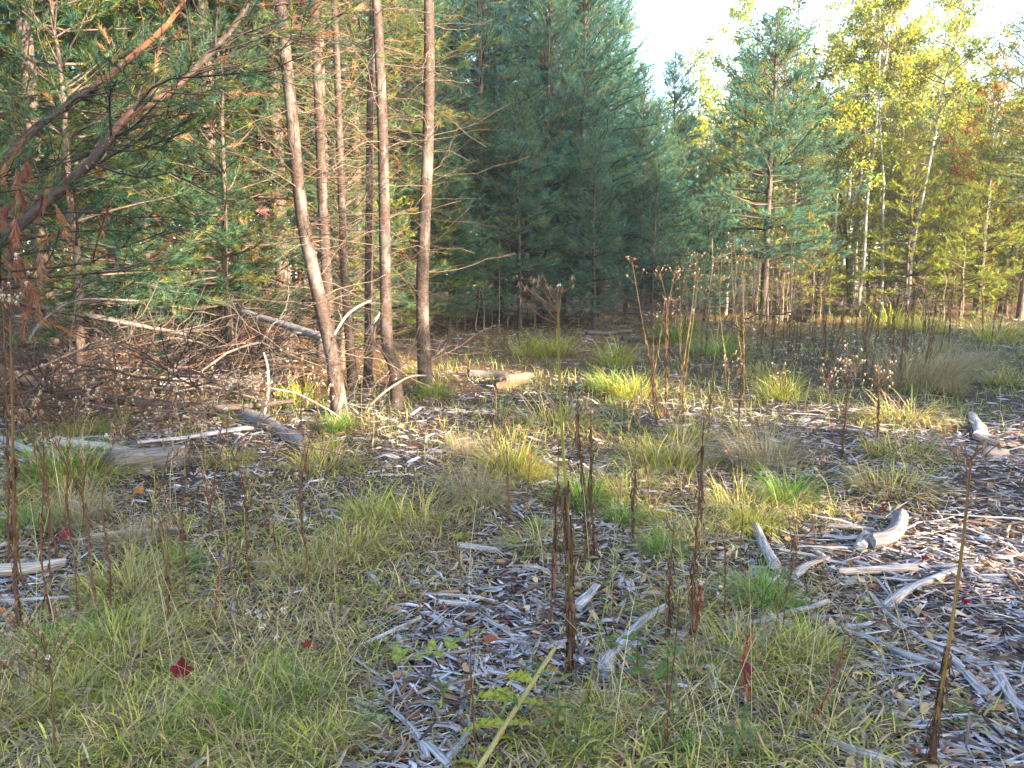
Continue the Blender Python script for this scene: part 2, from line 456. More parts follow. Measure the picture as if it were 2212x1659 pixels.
def pine_meshes(*a, kmat=None, **k):
    tg, b, n, d = pine_parts(*a, **k)
    return (tg.mesh('trunk', kmat or M_bark, True), b.mesh('branches', M_bark, True), n.mesh('crown', M_needle), d.mesh('dead_twigs', M_twig, True) if d else None)

def pine(ms, loc, label, cat='pine tree', group=None, rz=None, scale=1.0, tint=(1, 1, 1), name='pine_tree'):
    e = empty(name, loc, label, cat, group, random.uniform(0, 6.28) if rz is None else rz, scale)
    for nme, m in zip(('trunk', 'branches', 'crown', 'dead_twigs'), ms):
        if m is None: continue
        o = put(nme, m, e)
        if nme == 'crown': o.color = (*tint, 1)
    return e

def on_ground(x, y, dz=-.03):
    return (x, y, float(h(x, y)) + dz)

TEAL = (.065, .160, .135)
GREEN = (.055, .10, .045)
DB = (.07, .055, .05)
dense = [pine_meshes(11, 12, 1.1, 3.2, .10, .42, 6, base=TEAL, ymix=.05, nw=.013, per=7, nl=.12, dead=(.4, 1.8), barkcol=DB, subsp=.14),
         pine_meshes(12, 12.5, 1.4, 3.0, .11, .42, 6, base=TEAL, ymix=.06, nw=.013, per=6, nl=.12, dead=(.4, 2.2), barkcol=DB, subsp=.15)]
dense.append(pine_meshes(13, 10, .9, 2.8, .09, .42, 6, base=(.065, .145, .105), ymix=.08, nw=.013, per=6, nl=.12, dead=(.4, 1.6), barkcol=DB, subsp=.15))
sunny = [pine_meshes(14, 10, .8, 2.7, .09, .44, 5, base=(.18, .235, .055), ymix=.30, ycol=(.32, .26, .035), nw=.015, per=6, nl=.12, dead=(.3, 1.8), deadL=1.3, subsp=.16),
         pine_meshes(15, 9, 1.4, 2.4, .09, .46, 5, base=(.14, .205, .065), ymix=.2, ycol=(.30, .24, .035), nw=.015, per=6, nl=.12, dead=(.3, 2.4), deadL=1.3, subsp=.16)]
forest = [pine_meshes(21, 12.5, 3.4, 2.3, .11, .50, 5, prof='round', base=GREEN, ymix=.12, nw=.012, per=5, nl=.11, dead=(.3, 4.2), deadL=1.4, dead_nb=5, dead_gap=.28, dead_sub=.2, twigcol=(.12, .088, .068), brown=.10),
          pine_meshes(22, 13.0, 2.6, 2.5, .10, .50, 5, prof='round', base=GREEN, ymix=.16, nw=.012, per=5, nl=.11, dead=(.3, 3.6), deadL=1.4, dead_nb=5, dead_gap=.28, dead_sub=.2, twigcol=(.12, .088, .068), brown=.10),
          pine_meshes(23, 12.0, 4.2, 2.2, .12, .50, 5, prof='round', base=(.05, .09, .045), ymix=.12, nw=.012, per=5, nl=.11, dead=(.3, 5.0), deadL=1.4, dead_nb=5, dead_gap=.28, dead_sub=.2, twigcol=(.12, .088, .068), brown=.08)]
young = [pine_meshes(31, 6.0, .7, 1.75, .055, .42, 5, base=(.21, .27, .05), ymix=.25, nw=.014, per=6, nl=.11, dead=(.3, 1.2), deadL=.8),
         pine_meshes(32, 5.2, .5, 1.6, .05, .40, 5, base=(.18, .25, .055), ymix=.2, nw=.014, per=6, nl=.11, dead=(.3, 1.0), deadL=.8)]

# --- the dark pines in the middle of the picture
G_dark = 'dark pines behind the clearing'
p = gp(1080, 690); pine(dense[1], (*p[:2], p[2]), 'tall dark pine with a leaning trunk between the bare trunks and the shaded pines', group=None, rz=.6, scale=1.03).rotation_euler = (0, R(3), .6)
p = gp(1282, 692); pine(dense[0], p, 'dark blue-green pine whose spire stands against the bright sky gap', rz=2.0, scale=.98)
p = gp(1385, 696); pine(dense[2], p, 'dark pine with low boughs just under the bright sky gap', rz=1.1, scale=.72, tint=(.95, 1.05, 1.1))
p = gp(1180, 704); pine(dense[2], p, 'shaded pine with sweeping low boughs behind the tall seed-headed weed', rz=4.1, scale=.98)
for (x, y, s, k, a) in [(-.9, 22.5, 1.1, 1, 0.), (.9, 24.2, 1.15, 0, 1.), (4.5, 24, .66, 2, 2.), (3.0, 26.5, 1.0, 1, 3.), (-2.6, 20.8, 1.15, 2, 4.), (5.4, 26.5, .72, 0, 5.), (1.8, 27.5, 1.2, 2, .4), (-1.8, 25, 1.2, 0, 1.9), (2.1, 23.2, .95, 1, .9),
                       (-.5, 28, 1.25, 1, 1.4), (-3.6, 24.5, 1.2, 0, 2.4), (6.6, 30.5, .72, 2, 3.4), (4.4, 30, .74, 1, 4.4), (-2.2, 31, 1.3, 0, 5.4), (.2, 20.2, .62, 2, 2.2), (2.2, 20.8, .52, 2, 3.2), (3.9, 21.6, .42, 2, 4.2), (6.1, 24.5, .48, 2, .2), (-1.5, 18.6, .5, 2, 1.2), (7.0, 27.5, .6, 2, 1.)]:
    pine(dense[k], on_ground(x, y), 'dark green pine standing in the dense shaded stand behind the clearing', group=G_dark, rz=a, scale=s, tint=(.9 + .2 * random.random(), .95 + .15 * random.random(), .95 + .25 * random.random()))

# --- the wood on the left
G_left = 'pines in the wood behind the bare trunks'
spots = [(-3.4, 13.2, 0), (-4.8, 12.2, 1), (-6.6, 12.8, 2), (-8.2, 12.0, 0), (-2.9, 15.8, 1), (-4.4, 15.2, 2), (-6.0, 15.6, 0), (-7.8, 15.2, 1), (-9.6, 14.6, 2), (-3.6, 18.6, 2), (-5.4, 18.2, 1), (-7.2, 18.8, 0),
         (-9.2, 18.0, 2), (-11.2, 17.4, 1), (-5.0, 21.8, 0), (-7.6, 22.2, 1), (-10.2, 21.8, 2), (-13.0, 21.0, 0), (-6.2, 25.5, 2), (-9.4, 25.8, 0), (-12.6, 25.5, 1), (-15.8, 25.0, 2), (-4.8, 29.5, 1), (-8.4, 30, 2), (-12.2, 30, 0), (-16.4, 30, 1), (-20.5, 30, 2)]
for (x, y, k) in spots:
    pine(forest[k], on_ground(x + random.uniform(-.3, .3), y + random.uniform(-.3, .3)), 'forest pine with bare lower trunk and dead twigs in the wood behind the clump', group=G_left, scale=random.uniform(.9, 1.12),
         tint=(random.uniform(.9, 1.35), random.uniform(.95, 1.2), random.uniform(.8, 1.0)))
for (x, y, k, s) in [(-5.3, 14.0, 0, .8), (-3.7, 17.0, 1, .7), (-7.0, 17.0, 0, .9), (-2.4, 14.8, 1, .62), (-8.6, 16.6, 1, .9), (-5.8, 20.0, 0, 1.), (-10.5, 19.8, 1, 1.), (-2.0, 18.0, 0, .7)]:
    pine(young[k], on_ground(x, y), 'bright yellow-green young pine filling the gap among the forest trunks', 'young pine', 'young pines under the wood', scale=s, name='young_pine')
lowp = [pine_meshes(35, 5.2, .9, 1.9, .05, .36, 5, base=(.05, .11, .06), ymix=.10, ycol=(.20, .20, .05), nw=.008, per=9, nl=.125, dead=(.2, 1.3), deadL=1.0, subsp=.17, twigcol=(.10, .075, .06))]
for (x, y, s, a, lab) in [(-4.9, 8.7, .95, .5, 'low green pine sweeping over the brush pile below the leaning trunks'), (-3.75, 10.3, .9, 2.5, 'green low pine just behind the leaning trunk of the clump'), (-6.6, 9.4, 1.1, 4., 'low green pine at the left picture edge under the brown needles'), (-5.2, 11.2, 1.15, 5., 'taller green low pine in the gap behind the two leaning trunks'), (-2.7, 12.2, .8, 1., 'small green pine seen between the bare trunks')]:
    pine(lowp[0], on_ground(x, y), lab, 'young pine', None, rz=a, scale=s, name='young_pine')
pine(forest[1], on_ground(-5.75, 9.6), 'dark forest pine rising at the corner of the picture behind the leaning trunks', scale=1.0, rz=1.0)
pine(forest[0], on_ground(-7.3, 10.2), 'forest pine with thick dark trunk, hidden by brown dead needles', scale=1.05, rz=3.0)

# --- the clump of bare trunks
def trunk_from_px(pts, d0, H, top=None):
    """trunk through photo positions, the first at the ground"""
    b = gp(*pts[0]); y = b[1]
    P = [b] + [at(u, v, y + d0 * i) for i, (u, v) in enumerate(pts[1:], 1)]
    last, prev = P[-1], P[-2]
    s = (last - prev) / max(last[2] - prev[2], .1)
    z = last[2]
    while z < H:
        z += 1.2; P.append(last + s * .6 * (z - last[2]))
    P = np.array(P); P[0, 2] -= .15
    return b, P - b
TR = [('leaning brown trunk of the twin-stemmed pine, foremost of the bare clump', [(737, 893), (722, 790), (700, 690), (676, 580), (655, 480), (640, 350), (628, 220), (605, 0)], .070, 41),
      ('straighter second stem of the twin-stemmed pine, crossing behind its leaning mate', [(733, 872), (714, 740), (706, 600), (697, 430), (690, 250), (678, 0)], .060, 42),
      ('bare pine trunk third in the clump, sunlit pinkish halfway up', [(763, 838), (752, 700), (744, 590), (737, 400), (728, 150), (722, 0)], .056, 43),
      ('pale tan pine trunk farthest back in the clump, ringed by twig shadows', [(795, 832), (797, 700), (797, 590), (799, 300), (803, 120), (806, 0)], .056, 44),
      ('orange-lit pine trunk with crooked foot in the clump', [(858, 884), (853, 800), (836, 745), (833, 620), (829, 420), (825, 240), (818, 90), (813, 0)], .062, 45),
      ('thickest bare pine trunk of the clump, beside the shaded pines', [(921, 848), (914, 730), (912, 620), (917, 480), (924, 330), (927, 180), (926, 0)], .082, 46)]
for label, px, r0, sd in TR:
    b, P = trunk_from_px(px, .02, 10)
    ms = pine_meshes(sd, 10.5, 5.6, 1.5, r0, .55, 4, prof='round', base=GREEN, ymix=.1, nw=.010, per=4, dead=(.35, 5.8), deadL=1.05, dead_nb=5, dead_gap=.21, twr=.42, dwob=.17, twigcol=(.16, .118, .09), barkcol=(.062, .045, .039),
                     trunk_path=P, kmat=M_bark_ring, dead_sub=.17)
    pine(ms, b, label, 'pine trunk', 'bare pine trunks of the clump', rz=0)

# --- broken leaning pine at the far left
def leaning_pine():
    r = np.random.default_rng(77)
    yA, yB = 7.4, 6.7
    A = np.array([at(u, v, y) for u, v, y in [(-260, 560, 6.9), (-100, 440, 7.0), (0, 350, 7.1), (93, 267, 7.2), (187, 200, 7.4), (283, 123, 7.5), (387, 20, 7.6), (430, -120, 7.8)]])
    B = np.array([at(u, v, y) for u, v, y in [(-200, 720, 6.4), (-60, 580, 6.4), (30, 500, 6.5), (93, 443, 6.6), (213, 333, 6.7), (277, 250, 6.8), (360, 205, 7.0), (430, 140, 7.1), (487, 80, 7.3), (540, 0, 7.5), (570, -120, 7.6)]])
    base = np.array([A[0, 0] - .5, A[0, 1], 0.]); base[2] = h(base[0], base[1])
    A = np.concatenate([[base + [0, 0, -.2]], A]); B = np.concatenate([[base + [.1, -.3, -.2]], B])
    A, B = A - base, B - base
    e = empty('leaning_pine', base, 'broken pine with two red-brown trunks leaning across the picture corner', 'leaning pine')
    PA, PB = spline(A, 26), spline(B, 26)
    red = np.array([.20, .075, .04]); grey = np.array([.055, .042, .038])
    f = np.clip(np.sin(np.linspace(0, 9, 26)) * .6 + .2, 0, 1)[:, None]
    put('trunk', Geo().add(*tubes(PA, np.linspace(.040, .022, 26), 9, (grey + (red - grey) * f)[None], r=r, rough=.06)).mesh('trunk', M_bark, True), e)
    f = np.clip(np.sin(np.linspace(2, 12, 26)) * .4 - .1, 0, 1)[:, None]
    put('trunk', Geo().add(*tubes(PB, np.linspace(.046, .020, 26), 9, (grey + (red - grey) * f)[None], r=r, rough=.06)).mesh('trunk', M_bark, True), e)
    ng, bgm, dg = Geo(), Geo(), Geo()
    for Pt, n, u0 in ((PA, 40, .12), (PB, 56, .12)):
        u = u0 + (1 - u0) * r.random(n)
        p, t = along(Pt[None], np.zeros(n, int), u)
        d = unit(rdir(n, r) * np.array([1, .8, .45]) + t * .7 + np.array([.25, 0, -.12]))
        L = r.uniform(.5, 1.8, n)
        P = bpaths(p, d, L, 7, -.15 + .25 * r.normal(size=n), .2, r)
        bgm.add(*tubes(P, (.003 + .005 * L)[:, None] * np.linspace(1, .3, 7)[None], 4, grey * .8, r=r))
        a, b, c, _, _ = subs(P, L, .15, .25, .5, R(48), r, .05, .35, .14)
        PS = bpaths(a, b, c, 4, np.full(len(c), .1), .15, r)
        bgm.add(*tubes(PS, (.003 + .003 * c)[:, None] * np.linspace(1, .5, 4)[None], 3, grey * .8, r=r))
        live = r.random(len(c)) < .7
        ng.add(*needles(PS[live], c[live], r, spacing=.05, per=12, nl=.12, nw=.0055, umin=.45, spread=.75, base=(.055, .105, .06), ymix=.16, ycol=(.17, .19, .05)))
        dd = ~live & (r.random(len(c)) < .35)
        if dd.any(): dg.add(*needles(PS[dd], c[dd], r, spacing=.03, per=8, nl=.10, nw=.006, umin=.4, spread=.6, base=(.22, .10, .055), ymix=.2, ycol=(.30, .18, .10)))
    # hanging brown needle bunches at the lower end
    n = 46; p = np.array([at(u, v, y) for u, v, y in zip(r.uniform(-90, 130, n), r.uniform(280, 640, n), r.uniform(5.6, 7.4, n))]) - base
    P = bpaths(p, unit(rdir(n, r) * .5 + [0, 0, -.8]), r.uniform(.12, .4, n), 4, np.full(n, -.2), .2, r)
    dg.add(*tubes(P, np.full((n, 4), .004), 3, grey, r=r))
    dg.add(*needles(P, np.full(n, .3), r, spacing=.02, per=10, nl=.10, nw=.006, umin=.2, spread=.45, base=(.20, .085, .05), ymix=.25, ycol=(.28, .15, .09)))
    put('branches', bgm.mesh('branches', M_bark, True), e)
    put('crown', ng.mesh('crown', M_needle), e)
    put('dead_needles', dg.mesh('dead_needles', M_litter), e)
leaning_pine()

# --- right side: open pine, snag, birches, bright young pines
R1 = pine_meshes(51, 9.2, 1.9, 3.1, .115, .46, 6, base=(.062, .145, .115), ymix=.10, nw=.014, per=7, nl=.13, dead=(.6, 2.6), deadL=1.3, barkcol=(.10, .08, .07), subsp=.14)
pine(R1, gp(1650, 692), 'open bluish pine with long clear trunk standing forward of the yellow birches', rz=.8)
def snag():
    b = gp(1835, 676)
    y = b[1]
    P = np.array([b] + [at(u, v, y) for u, v in [(1832, 600), (1826, 500), (1812, 400), (1800, 318)]]) - b
    P[0, 2] -= .1
    e = empty('dead_snag', b, 'black dead forked trunk in front of the white birches', 'dead tree')
    r = np.random.default_rng(5)
    put('trunk', Geo().add(*tubes(spline(P, 16), np.linspace(.10, .03, 16), 8, (.045, .04, .04), r=r, rough=.05)).mesh('trunk', M_bark, True), e)
    Q = np.array([at(u, v, y) for u, v in [(1829, 540), (1815, 495), (1806, 430), (1799, 380)]]) - b
    put('fork', Geo().add(*tubes(spline(Q, 10), np.linspace(.045, .015, 10), 6, (.05, .045, .04), r=r)).mesh('fork', M_bark, True), e)
    n = 26; u = r.uniform(.2, .95, n); p, t = along(spline(P, 16)[None], np.zeros(n, int), u)
    PP = bpaths(p, unit(rdir(n, r) * [1, 1, .2]), r.uniform(.4, 1.5, n), 6, .05 * r.normal(size=n), .2, r)
    put('dead_twigs', Geo().add(*tubes(PP, np.full((n, 6), .009) * np.linspace(1, .4, 6), 4, (.07, .06, .055), r=r)).mesh('dead_twigs', M_twig, True), e)
snag()

def leafy(seed, H, r0, zc, spread, nbr, leafn, leaf, cols, barkcol, lean=(0, 0), matl=None, droop=0.0):
    r = np.random.default_rng(seed)
    k = 14; z = np.linspace(-.1, H, k)
    tp = np.stack([lean[0] * np.clip(z / H, 0, 1) ** 1.3 + np.cumsum(r.normal(size=k)) * .04, lean[1] * z / H + np.cumsum(r.normal(size=k)) * .04, z], -1); tp[:, :2] -= tp[0, :2]
    tg = Geo().add(*tubes(tp, r0 * (1 - np.clip(z / H, 0, 1)) ** .8 + .008, 8, barkcol, r=r, rough=.03))
    zi = zc + (H - zc) * r.random(nbr) ** .85
    p0 = np.stack([np.interp(zi, z, tp[:, 0]), np.interp(zi, z, tp[:, 1]), zi], -1)
    az = r.random(nbr) * 6.283; el = R(28) + R(30) * (zi - zc) / (H - zc) + .2 * r.normal(size=nbr)
    d = np.stack([np.cos(az) * np.cos(el), np.sin(az) * np.cos(el), np.sin(el)], -1)
    f = (zi - zc) / (H - zc)
    L = spread * (.45 + .8 * np.sin(np.pi * (.15 + .8 * f))) * r.uniform(.6, 1.2, nbr) * (1.1 - .55 * f)
    P = bpaths(p0, d, L, 7, -.1 + .1 * r.normal(size=nbr) - droop, .18, r)
    bgm = Geo().add(*tubes(P, (.004 + .008 * L)[:, None] * np.linspace(1, .3, 7)[None], 4, np.asarray(barkcol) * .5, r=r))
    a, b, c, _, _ = subs(P, L, .2, .25, .5, R(45), r, .1, .4, .2)
    PS = bpaths(a, b, c, 4, np.full(len(c), -.1 - droop), .2, r)
    bgm.add(*tubes(PS, (.002 + .003 * c)[:, None] * np.linspace(1, .5, 4)[None], 3, np.asarray(barkcol) * .4, r=r))
    idx = r.integers(0, len(c), leafn); q, t = along(PS, idx, .15 + .85 * r.random(leafn))
    q = q + r.normal(size=q.shape) * .07
    n1 = unit(rdir(leafn, r) + [0, 0, -.3]); n2 = unit(np.cross(n1, rdir(leafn, r)))
    s = leaf * r.uniform(.6, 1.2, leafn)[:, None]
    V = np.stack([q, q + n1 * s * .5 + n2 * s * .38, q + n1 * s, q + n1 * s * .5 - n2 * s * .38], 1).reshape(-1, 3)
    i = np.arange(leafn) * 4
    T = np.concatenate([np.stack([i, i + 1, i + 2], -1), np.stack([i, i + 2, i + 3], -1)])
    cl = np.asarray(cols); ci = r.integers(0, len(cl), len(c))[idx]
    C = np.repeat(np.clip(cl[ci] * r.uniform(.75, 1.25, (leafn, 1)), 0, .8), 4, 0)
    return tg.mesh('trunk', matl or M_birch, True), bgm.mesh('branches', M_bark, True), Geo().add(V, T, C).mesh('crown', M_leaf), None

YEL = [(.28, .33, .05), (.24, .31, .05), (.17, .25, .05), (.34, .32, .04)]
YGR = [(.20, .21, .04), (.15, .19, .045), (.26, .23, .04)]
ORG = [(.36, .15, .035), (.33, .10, .03), (.30, .20, .04)]
WHITE = (.36, .345, .32)
birch = [leafy(61, 12.5, .055, 4.2, 1.9, 46, 6500, .10, YEL, WHITE, (.6, 0)), leafy(62, 12.0, .05, 4.8, 1.8, 42, 5500, .10, YGR, WHITE, (-.4, .2)), leafy(63, 13.0, .055, 5.0, 1.9, 46, 6500, .10, YEL + YGR, WHITE, (1.3, 0))]
aspen = [leafy(64, 11.5, .10, 3.2, 2.2, 50, 6000, .10, YEL, (.30, .29, .25)), leafy(65, 10.5, .09, 2.6, 2.0, 46, 5200, .10, YGR, (.26, .25, .22))]
maple = leafy(66, 8.5, .06, 2.0, 2.0, 40, 3500, .12, ORG, (.16, .14, .13), matl=M_bark)
def leafy_tree(ms, x, y, label, cat, group=None, s=1.0, rz=None, name='birch_tree'):
    return pine(ms, on_ground(x, y), label, cat, group, rz, s, name=name)
leafy_tree(birch[0], 12.1, 27.0, 'slim white birch directly behind the black forked snag', 'birch tree', None, 1.0, 0)
leafy_tree(birch[1], 13.05, 27.3, 'white birch with thin straight stem, middle of the three pale birches', 'birch tree', None, 1.0, .3)
leafy_tree(birch[2], 13.45, 26.6, 'curving white birch leaning away from the black snag', 'birch tree', None, 1.0, 0)
leafy_tree(aspen[0], 9.5, 31.2, 'tall yellow aspen at the edge of the bright sky gap', 'aspen tree', None, 1.10, 1., 'aspen_tree')
leafy_tree(aspen[0], 8.9, 38, 'yellow aspen low in the bright sky gap', 'aspen tree', None, 1.05, 2., 'aspen_tree')
leafy_tree(maple, 17.2, 28.6, 'slender maple with rusty orange leaves among green pines', 'maple tree', None, 1.0, 1.2, 'maple_tree')
leafy_tree(maple, 11.0, 30.5, 'orange maple seen low behind the open bluish pine', 'maple tree', None, .55, 2.2, 'maple_tree')
leafy_tree(maple, -9.0, 33.0, 'orange maple glimpsed through the pines on the wood side', 'maple tree', None, 1.5, 3., 'maple_tree')
for (x, y, k, s, lab) in [(13.4, 26.5, 0, .92, 'bright young pine beside the black snag, lowest of the sunlit group'), (15.6, 26.0, 1, 1.08, 'bushy bright yellow-green young pine below the curving birch'),
                          (11.2, 28.5, 1, 1.0, 'young pine filling the space between open pine and snag'), (17.3, 27.5, 0, 1.05, 'young pine next to the orange-leaved maple')]:
    pine(young[k], on_ground(x, y), lab, 'young pine', None, scale=s, tint=(1.15, 1.1, .9), name='young_pine')
for (x, y, k, s) in [(12.6, 27.6, 1, .85), (14.4, 27.8, 0, 1.0), (16.2, 27.2, 0, .85), (10.6, 27.4, 0, .7), (14.8, 25.6, 1, .8), (9.4, 28.2, 1, .8), (17.8, 26.0, 1, .7)]:
    pine(young[k], on_ground(x, y), 'sunlit yellow-green young pine at the front of the yellow aspens', 'young pine', 'young pines at the front of the sunlit wood', scale=s, tint=(1.1, 1.05, .9), name='young_pine')
G_right = 'pines in the sunlit wood beyond the clearing'
def top_v(u):
    """how high the tree line reaches in the view"""
    return float(np.interp(u, [1330, 1400, 1430, 1560, 1600, 1700, 1900, 2000, 2060, 2130, 2212, 2600], [60, 170, 215, 170, 30, 0, -10, 30, 100, 140, 110, 80]))
def fit(x, y, H):
    return (1.5 + (590 - top_v(1106 + 1670 * x / y)) / 1670 * y) / H
HT = {0: 11, 1: 11.5, 2: 10}
rr = random.Random(4)
for yy in (27.5, 29.5, 31.5, 34, 37, 40.5):
    x = .21 * yy + rr.uniform(0, 1)
    while x < .78 * yy:
        px, py = x + rr.uniform(-.5, .5), yy + rr.uniform(-.8, .8)
        x += rr.uniform(1.5, 2.6) * yy / 31
        u = 1106 + 1670 * px / py
        q = rr.random()
        if yy < 29 and (1600 < u < 1700): continue
        if q < .34:
            k = rr.randrange(2); sc = fit(px, py, (10, 9)[k]) * rr.uniform(.5, .9)
            pine(sunny[k], on_ground(px, py), 'green pine in the sunlit wood behind the weeds', group=G_right, scale=sc, tint=(rr.uniform(.8, 1.25), rr.uniform(.9, 1.15), rr.uniform(.8, 1.3)))
        elif q < .55 and yy < 36:
            k = rr.randrange(2); sc = rr.uniform(.8, 1.35)
            pine(young[k], on_ground(px, py), 'sunlit yellow-green young pine under the yellow aspens', 'young pine', 'young pines in the sunlit wood', scale=sc, tint=(rr.uniform(1.0, 1.25), 1.1, .9), name='young_pine')
        else:
            k = rr.randrange(2); sc = fit(px, py, (11.5, 10.5)[k]) * rr.uniform(.62, 1.06)
            leafy_tree(aspen[k], px, py, 'yellow-leaved aspen in the sunlit wood beyond the clearing', 'aspen tree', 'yellow aspens beyond the clearing', sc, name='aspen_tree')
pine(forest[2], on_ground(16.4, 25.0), 'dark pine trunk at the picture edge beside the shadowed thicket', scale=.85, rz=2, tint=(1.2, 1.1, .9))
pine(dense[1], on_ground(18.2, 26.4), 'shadowy low-boughed pine at the picture edge', scale=.75, rz=1.)
# far woods: one mass
def far_woods():
    r = np.random.default_rng(9)
    ng, tg = Geo(), Geo()
    x = np.r_[np.linspace(-48, 48, 34), np.linspace(-55, 55, 34)]; y = np.r_[45 + 5 * r.random(34), 52 + 5 * r.random(34)]
    for xi, yi in zip(x, y):
        rat = xi / yi
        Hh = r.uniform(11, 15) if not (.14 < rat < .36) else r.uniform(9, 11.5)
        decid = r.random() < .4
        n = 2000
        f = r.random(n) ** .7
        rad = (2.6 * (1 - f) ** .7 + .3) * np.sqrt(r.random(n)) * (1.25 if decid else 1)
        th = r.random(n) * 6.283
        q = np.stack([xi + rad * np.cos(th), yi + rad * np.sin(th), .8 + f * (Hh - .8)], -1)
        d = unit(rdir(n, r) * [1, 1, .6]); e2 = unit(np.cross(d, rdir(n, r)))
        V = np.stack([q - e2 * .13, q + e2 * .13, q + d * .42], 1).reshape(-1, 3)
        c = np.array(YEL)[r.integers(0, 4, n)] if decid else np.array([.05, .09, .045]) * r.uniform(.6, 1.6, (n, 1))
        ng.add(V, np.arange(len(V)).reshape(-1, 3), np.repeat(c, 3, 0))
        tg.add(*tubes(np.array([[xi, yi, -.2], [xi, yi, Hh]]), np.array([.13, .03]), 6, (.12, .1, .09), r=r))
    m = ng.mesh('woods', M_needle)
    o = put('woods', m); tag(o, 'far wood of pines and yellow trees closing the view', 'woods', None, 'stuff')
    t = put('trunks', tg.mesh('trunks', M_bark, True), o); t['kind'] = 'stuff'
far_woods()

# --- pines out of the picture whose shade falls over the clearing
hx, hy = math.sin(R(SUN_AZ)), math.cos(R(SUN_AZ))
def st(s, t):
    return s * -hy + t * hx, s * hx + t * hy
SHADE = [(-9, 13, 0, 1.15), (-6.8, 12, 2, 1.2), (-4.8, 13, 0, 1.1), (-3.0, 11.6, 1, 1.0), (-1.4, 12.6, 2, 1.05), (.2, 11.8, 0, .9), (1.7, 12.8, 2, 1.0), (2.3, 12, 1, .95), (6.2, 11.6, 2, .80), (6.6, 12.8, 0, .54),
         (10.5, 12, 0, .72), (10.8, 12.8, 2, .95), (12.1, 12, 1, 1.15), (13.6, 13.2, 0, 1.4), (15.2, 12.2, 2, 1.55), (17.0, 13, 0, 1.45), (18.8, 12.2, 1, 1.3), (20.6, 13, 2, 1.1), (22.6, 12.6, 0, .7), (25, 12.5, 2, .5),
         (-7.8, 15.5, 1, 1.2), (-2.2, 15.5, 0, 1.1), (1.0, 15.5, 1, 1.0), (1.8, 14.6, 1, 1.0), (3.0, 14.6, 2, .95), (6.2, 15.5, 1, .5), (12.0, 15.5, 0, 1.0), (16, 16, 1, 1.4), (19.6, 16, 2, 1.3)]
for (s, t, k, sc) in SHADE:
    x, y = st(s, t)
    pine(dense[k], on_ground(x, y), 'pine behind the viewpoint whose shade falls over the clearing', group='pines behind the viewpoint', scale=sc)

# ------------------------------------------------------------------ bluish veil in the air, added to imitate lens glare
def glare_veil(density):
    m, N, K = mat('glare_veil')
    v = N.new('ShaderNodeVolumePrincipled'); v.inputs['Density'].default_value = density; v.inputs['Color'].default_value = (.82, .92, 1, 1); v.inputs['Anisotropy'].default_value = .1
    o = N.new('ShaderNodeOutputMaterial'); K.new(v.outputs[0], o.inputs['Volume'])
    E, z0, z1 = 320., -1.4, 22.
    V = np.array([[x, y, z] for z in (z0, z1) for y in (-E, E) for x in (-E, E)])
    T = [[0, 2, 3], [0, 3, 1], [4, 5, 7], [4, 7, 6], [0, 1, 5], [0, 5, 4], [2, 6, 7], [2, 7, 3], [0, 4, 6], [0, 6, 2], [1, 3, 7], [1, 7, 5]]
    o = put('glare_veil', Geo().add(V, T, (1, 1, 1)).mesh('glare_veil', m)); tag(o, 'thin bluish veil added in the air to imitate lens glare', 'glare_veil', None, 'stuff')
glare_veil(.0009)
# ------------------------------------------------------------------ ground cover
GU = np.linspace(0, 2212, 15); GV = np.arange(700, 1661, 80)
GM = np.array([[0,0,0,1,2,1,1,2,3,4,5,5,6,6,5],[0,0,0,1,2,1,3,5,4,5,6,5,6,6,5],[2,2,2,3,6,3,3,3,4,6,4,4,5,6,5],[2,1,1,1,2,4,2,4,4,4,3,1,1,1,0],[3,2,2,3,5,6,6,6,3,2,4,2,2,2,0],
               [6,6,6,5,6,7,6,4,2,3,5,5,2,1,0],[5,4,4,6,7,7,6,2,2,4,4,2,1,0,0],[2,2,5,7,8,7,4,1,2,2,4,3,0,0,0],[4,5,7,8,8,7,2,0,1,2,3,4,1,0,0],[7,8,8,8,8,6,1,1,1,2,4,5,2,0,0],
               [9,9,9,9,9,4,1,2,3,3,6,6,5,1,0],[9,9,9,9,9,3,1,4,5,4,7,7,6,1,0],[9,9,9,9,8,3,1,4,5,5,7,7,5,0,0]]) / 9.0
def grassiness(x, y):
    u, v = project(x, y, 0.0)
    a = np.clip(u / 2212 * 14, 0, 13.999); b = np.clip((v - 700) / 80, 0, 11.999)
    i, j = b.astype(int), a.astype(int); fi, fj = b - i, a - j
    g = GM[i, j] * (1 - fi) * (1 - fj) + GM[i + 1, j] * fi * (1 - fj) + GM[i, j + 1] * (1 - fi) * fj + GM[i + 1, j + 1] * fi * fj
    nz = .5 * np.sin(3.1 * x + 1.7 * y) * np.sin(2.3 * y - 1.9 * x + .7) + .35 * np.sin(7.3 * x - 5.1 * y + 2) * np.sin(6.1 * y + 3.7 * x)
    return np.clip(.92 * g + .40 * nz * np.minimum(1, 4 * g * (1.1 - g) + .15), 0, 1)

def scatter(n, y0, y1, power=1.0, margin=.78):
    """points over the visible ground, thinning with distance"""
    t = rng.random(n)
    if power == 0: y = np.sqrt(y0 ** 2 + (y1 ** 2 - y0 ** 2) * t)
    elif power == 1: y = y0 + (y1 - y0) * t
    else: y = y0 * (y1 / y0) ** t
    x = (rng.random(n) * 2 - 1) * margin * (y + .6)
    return x, y

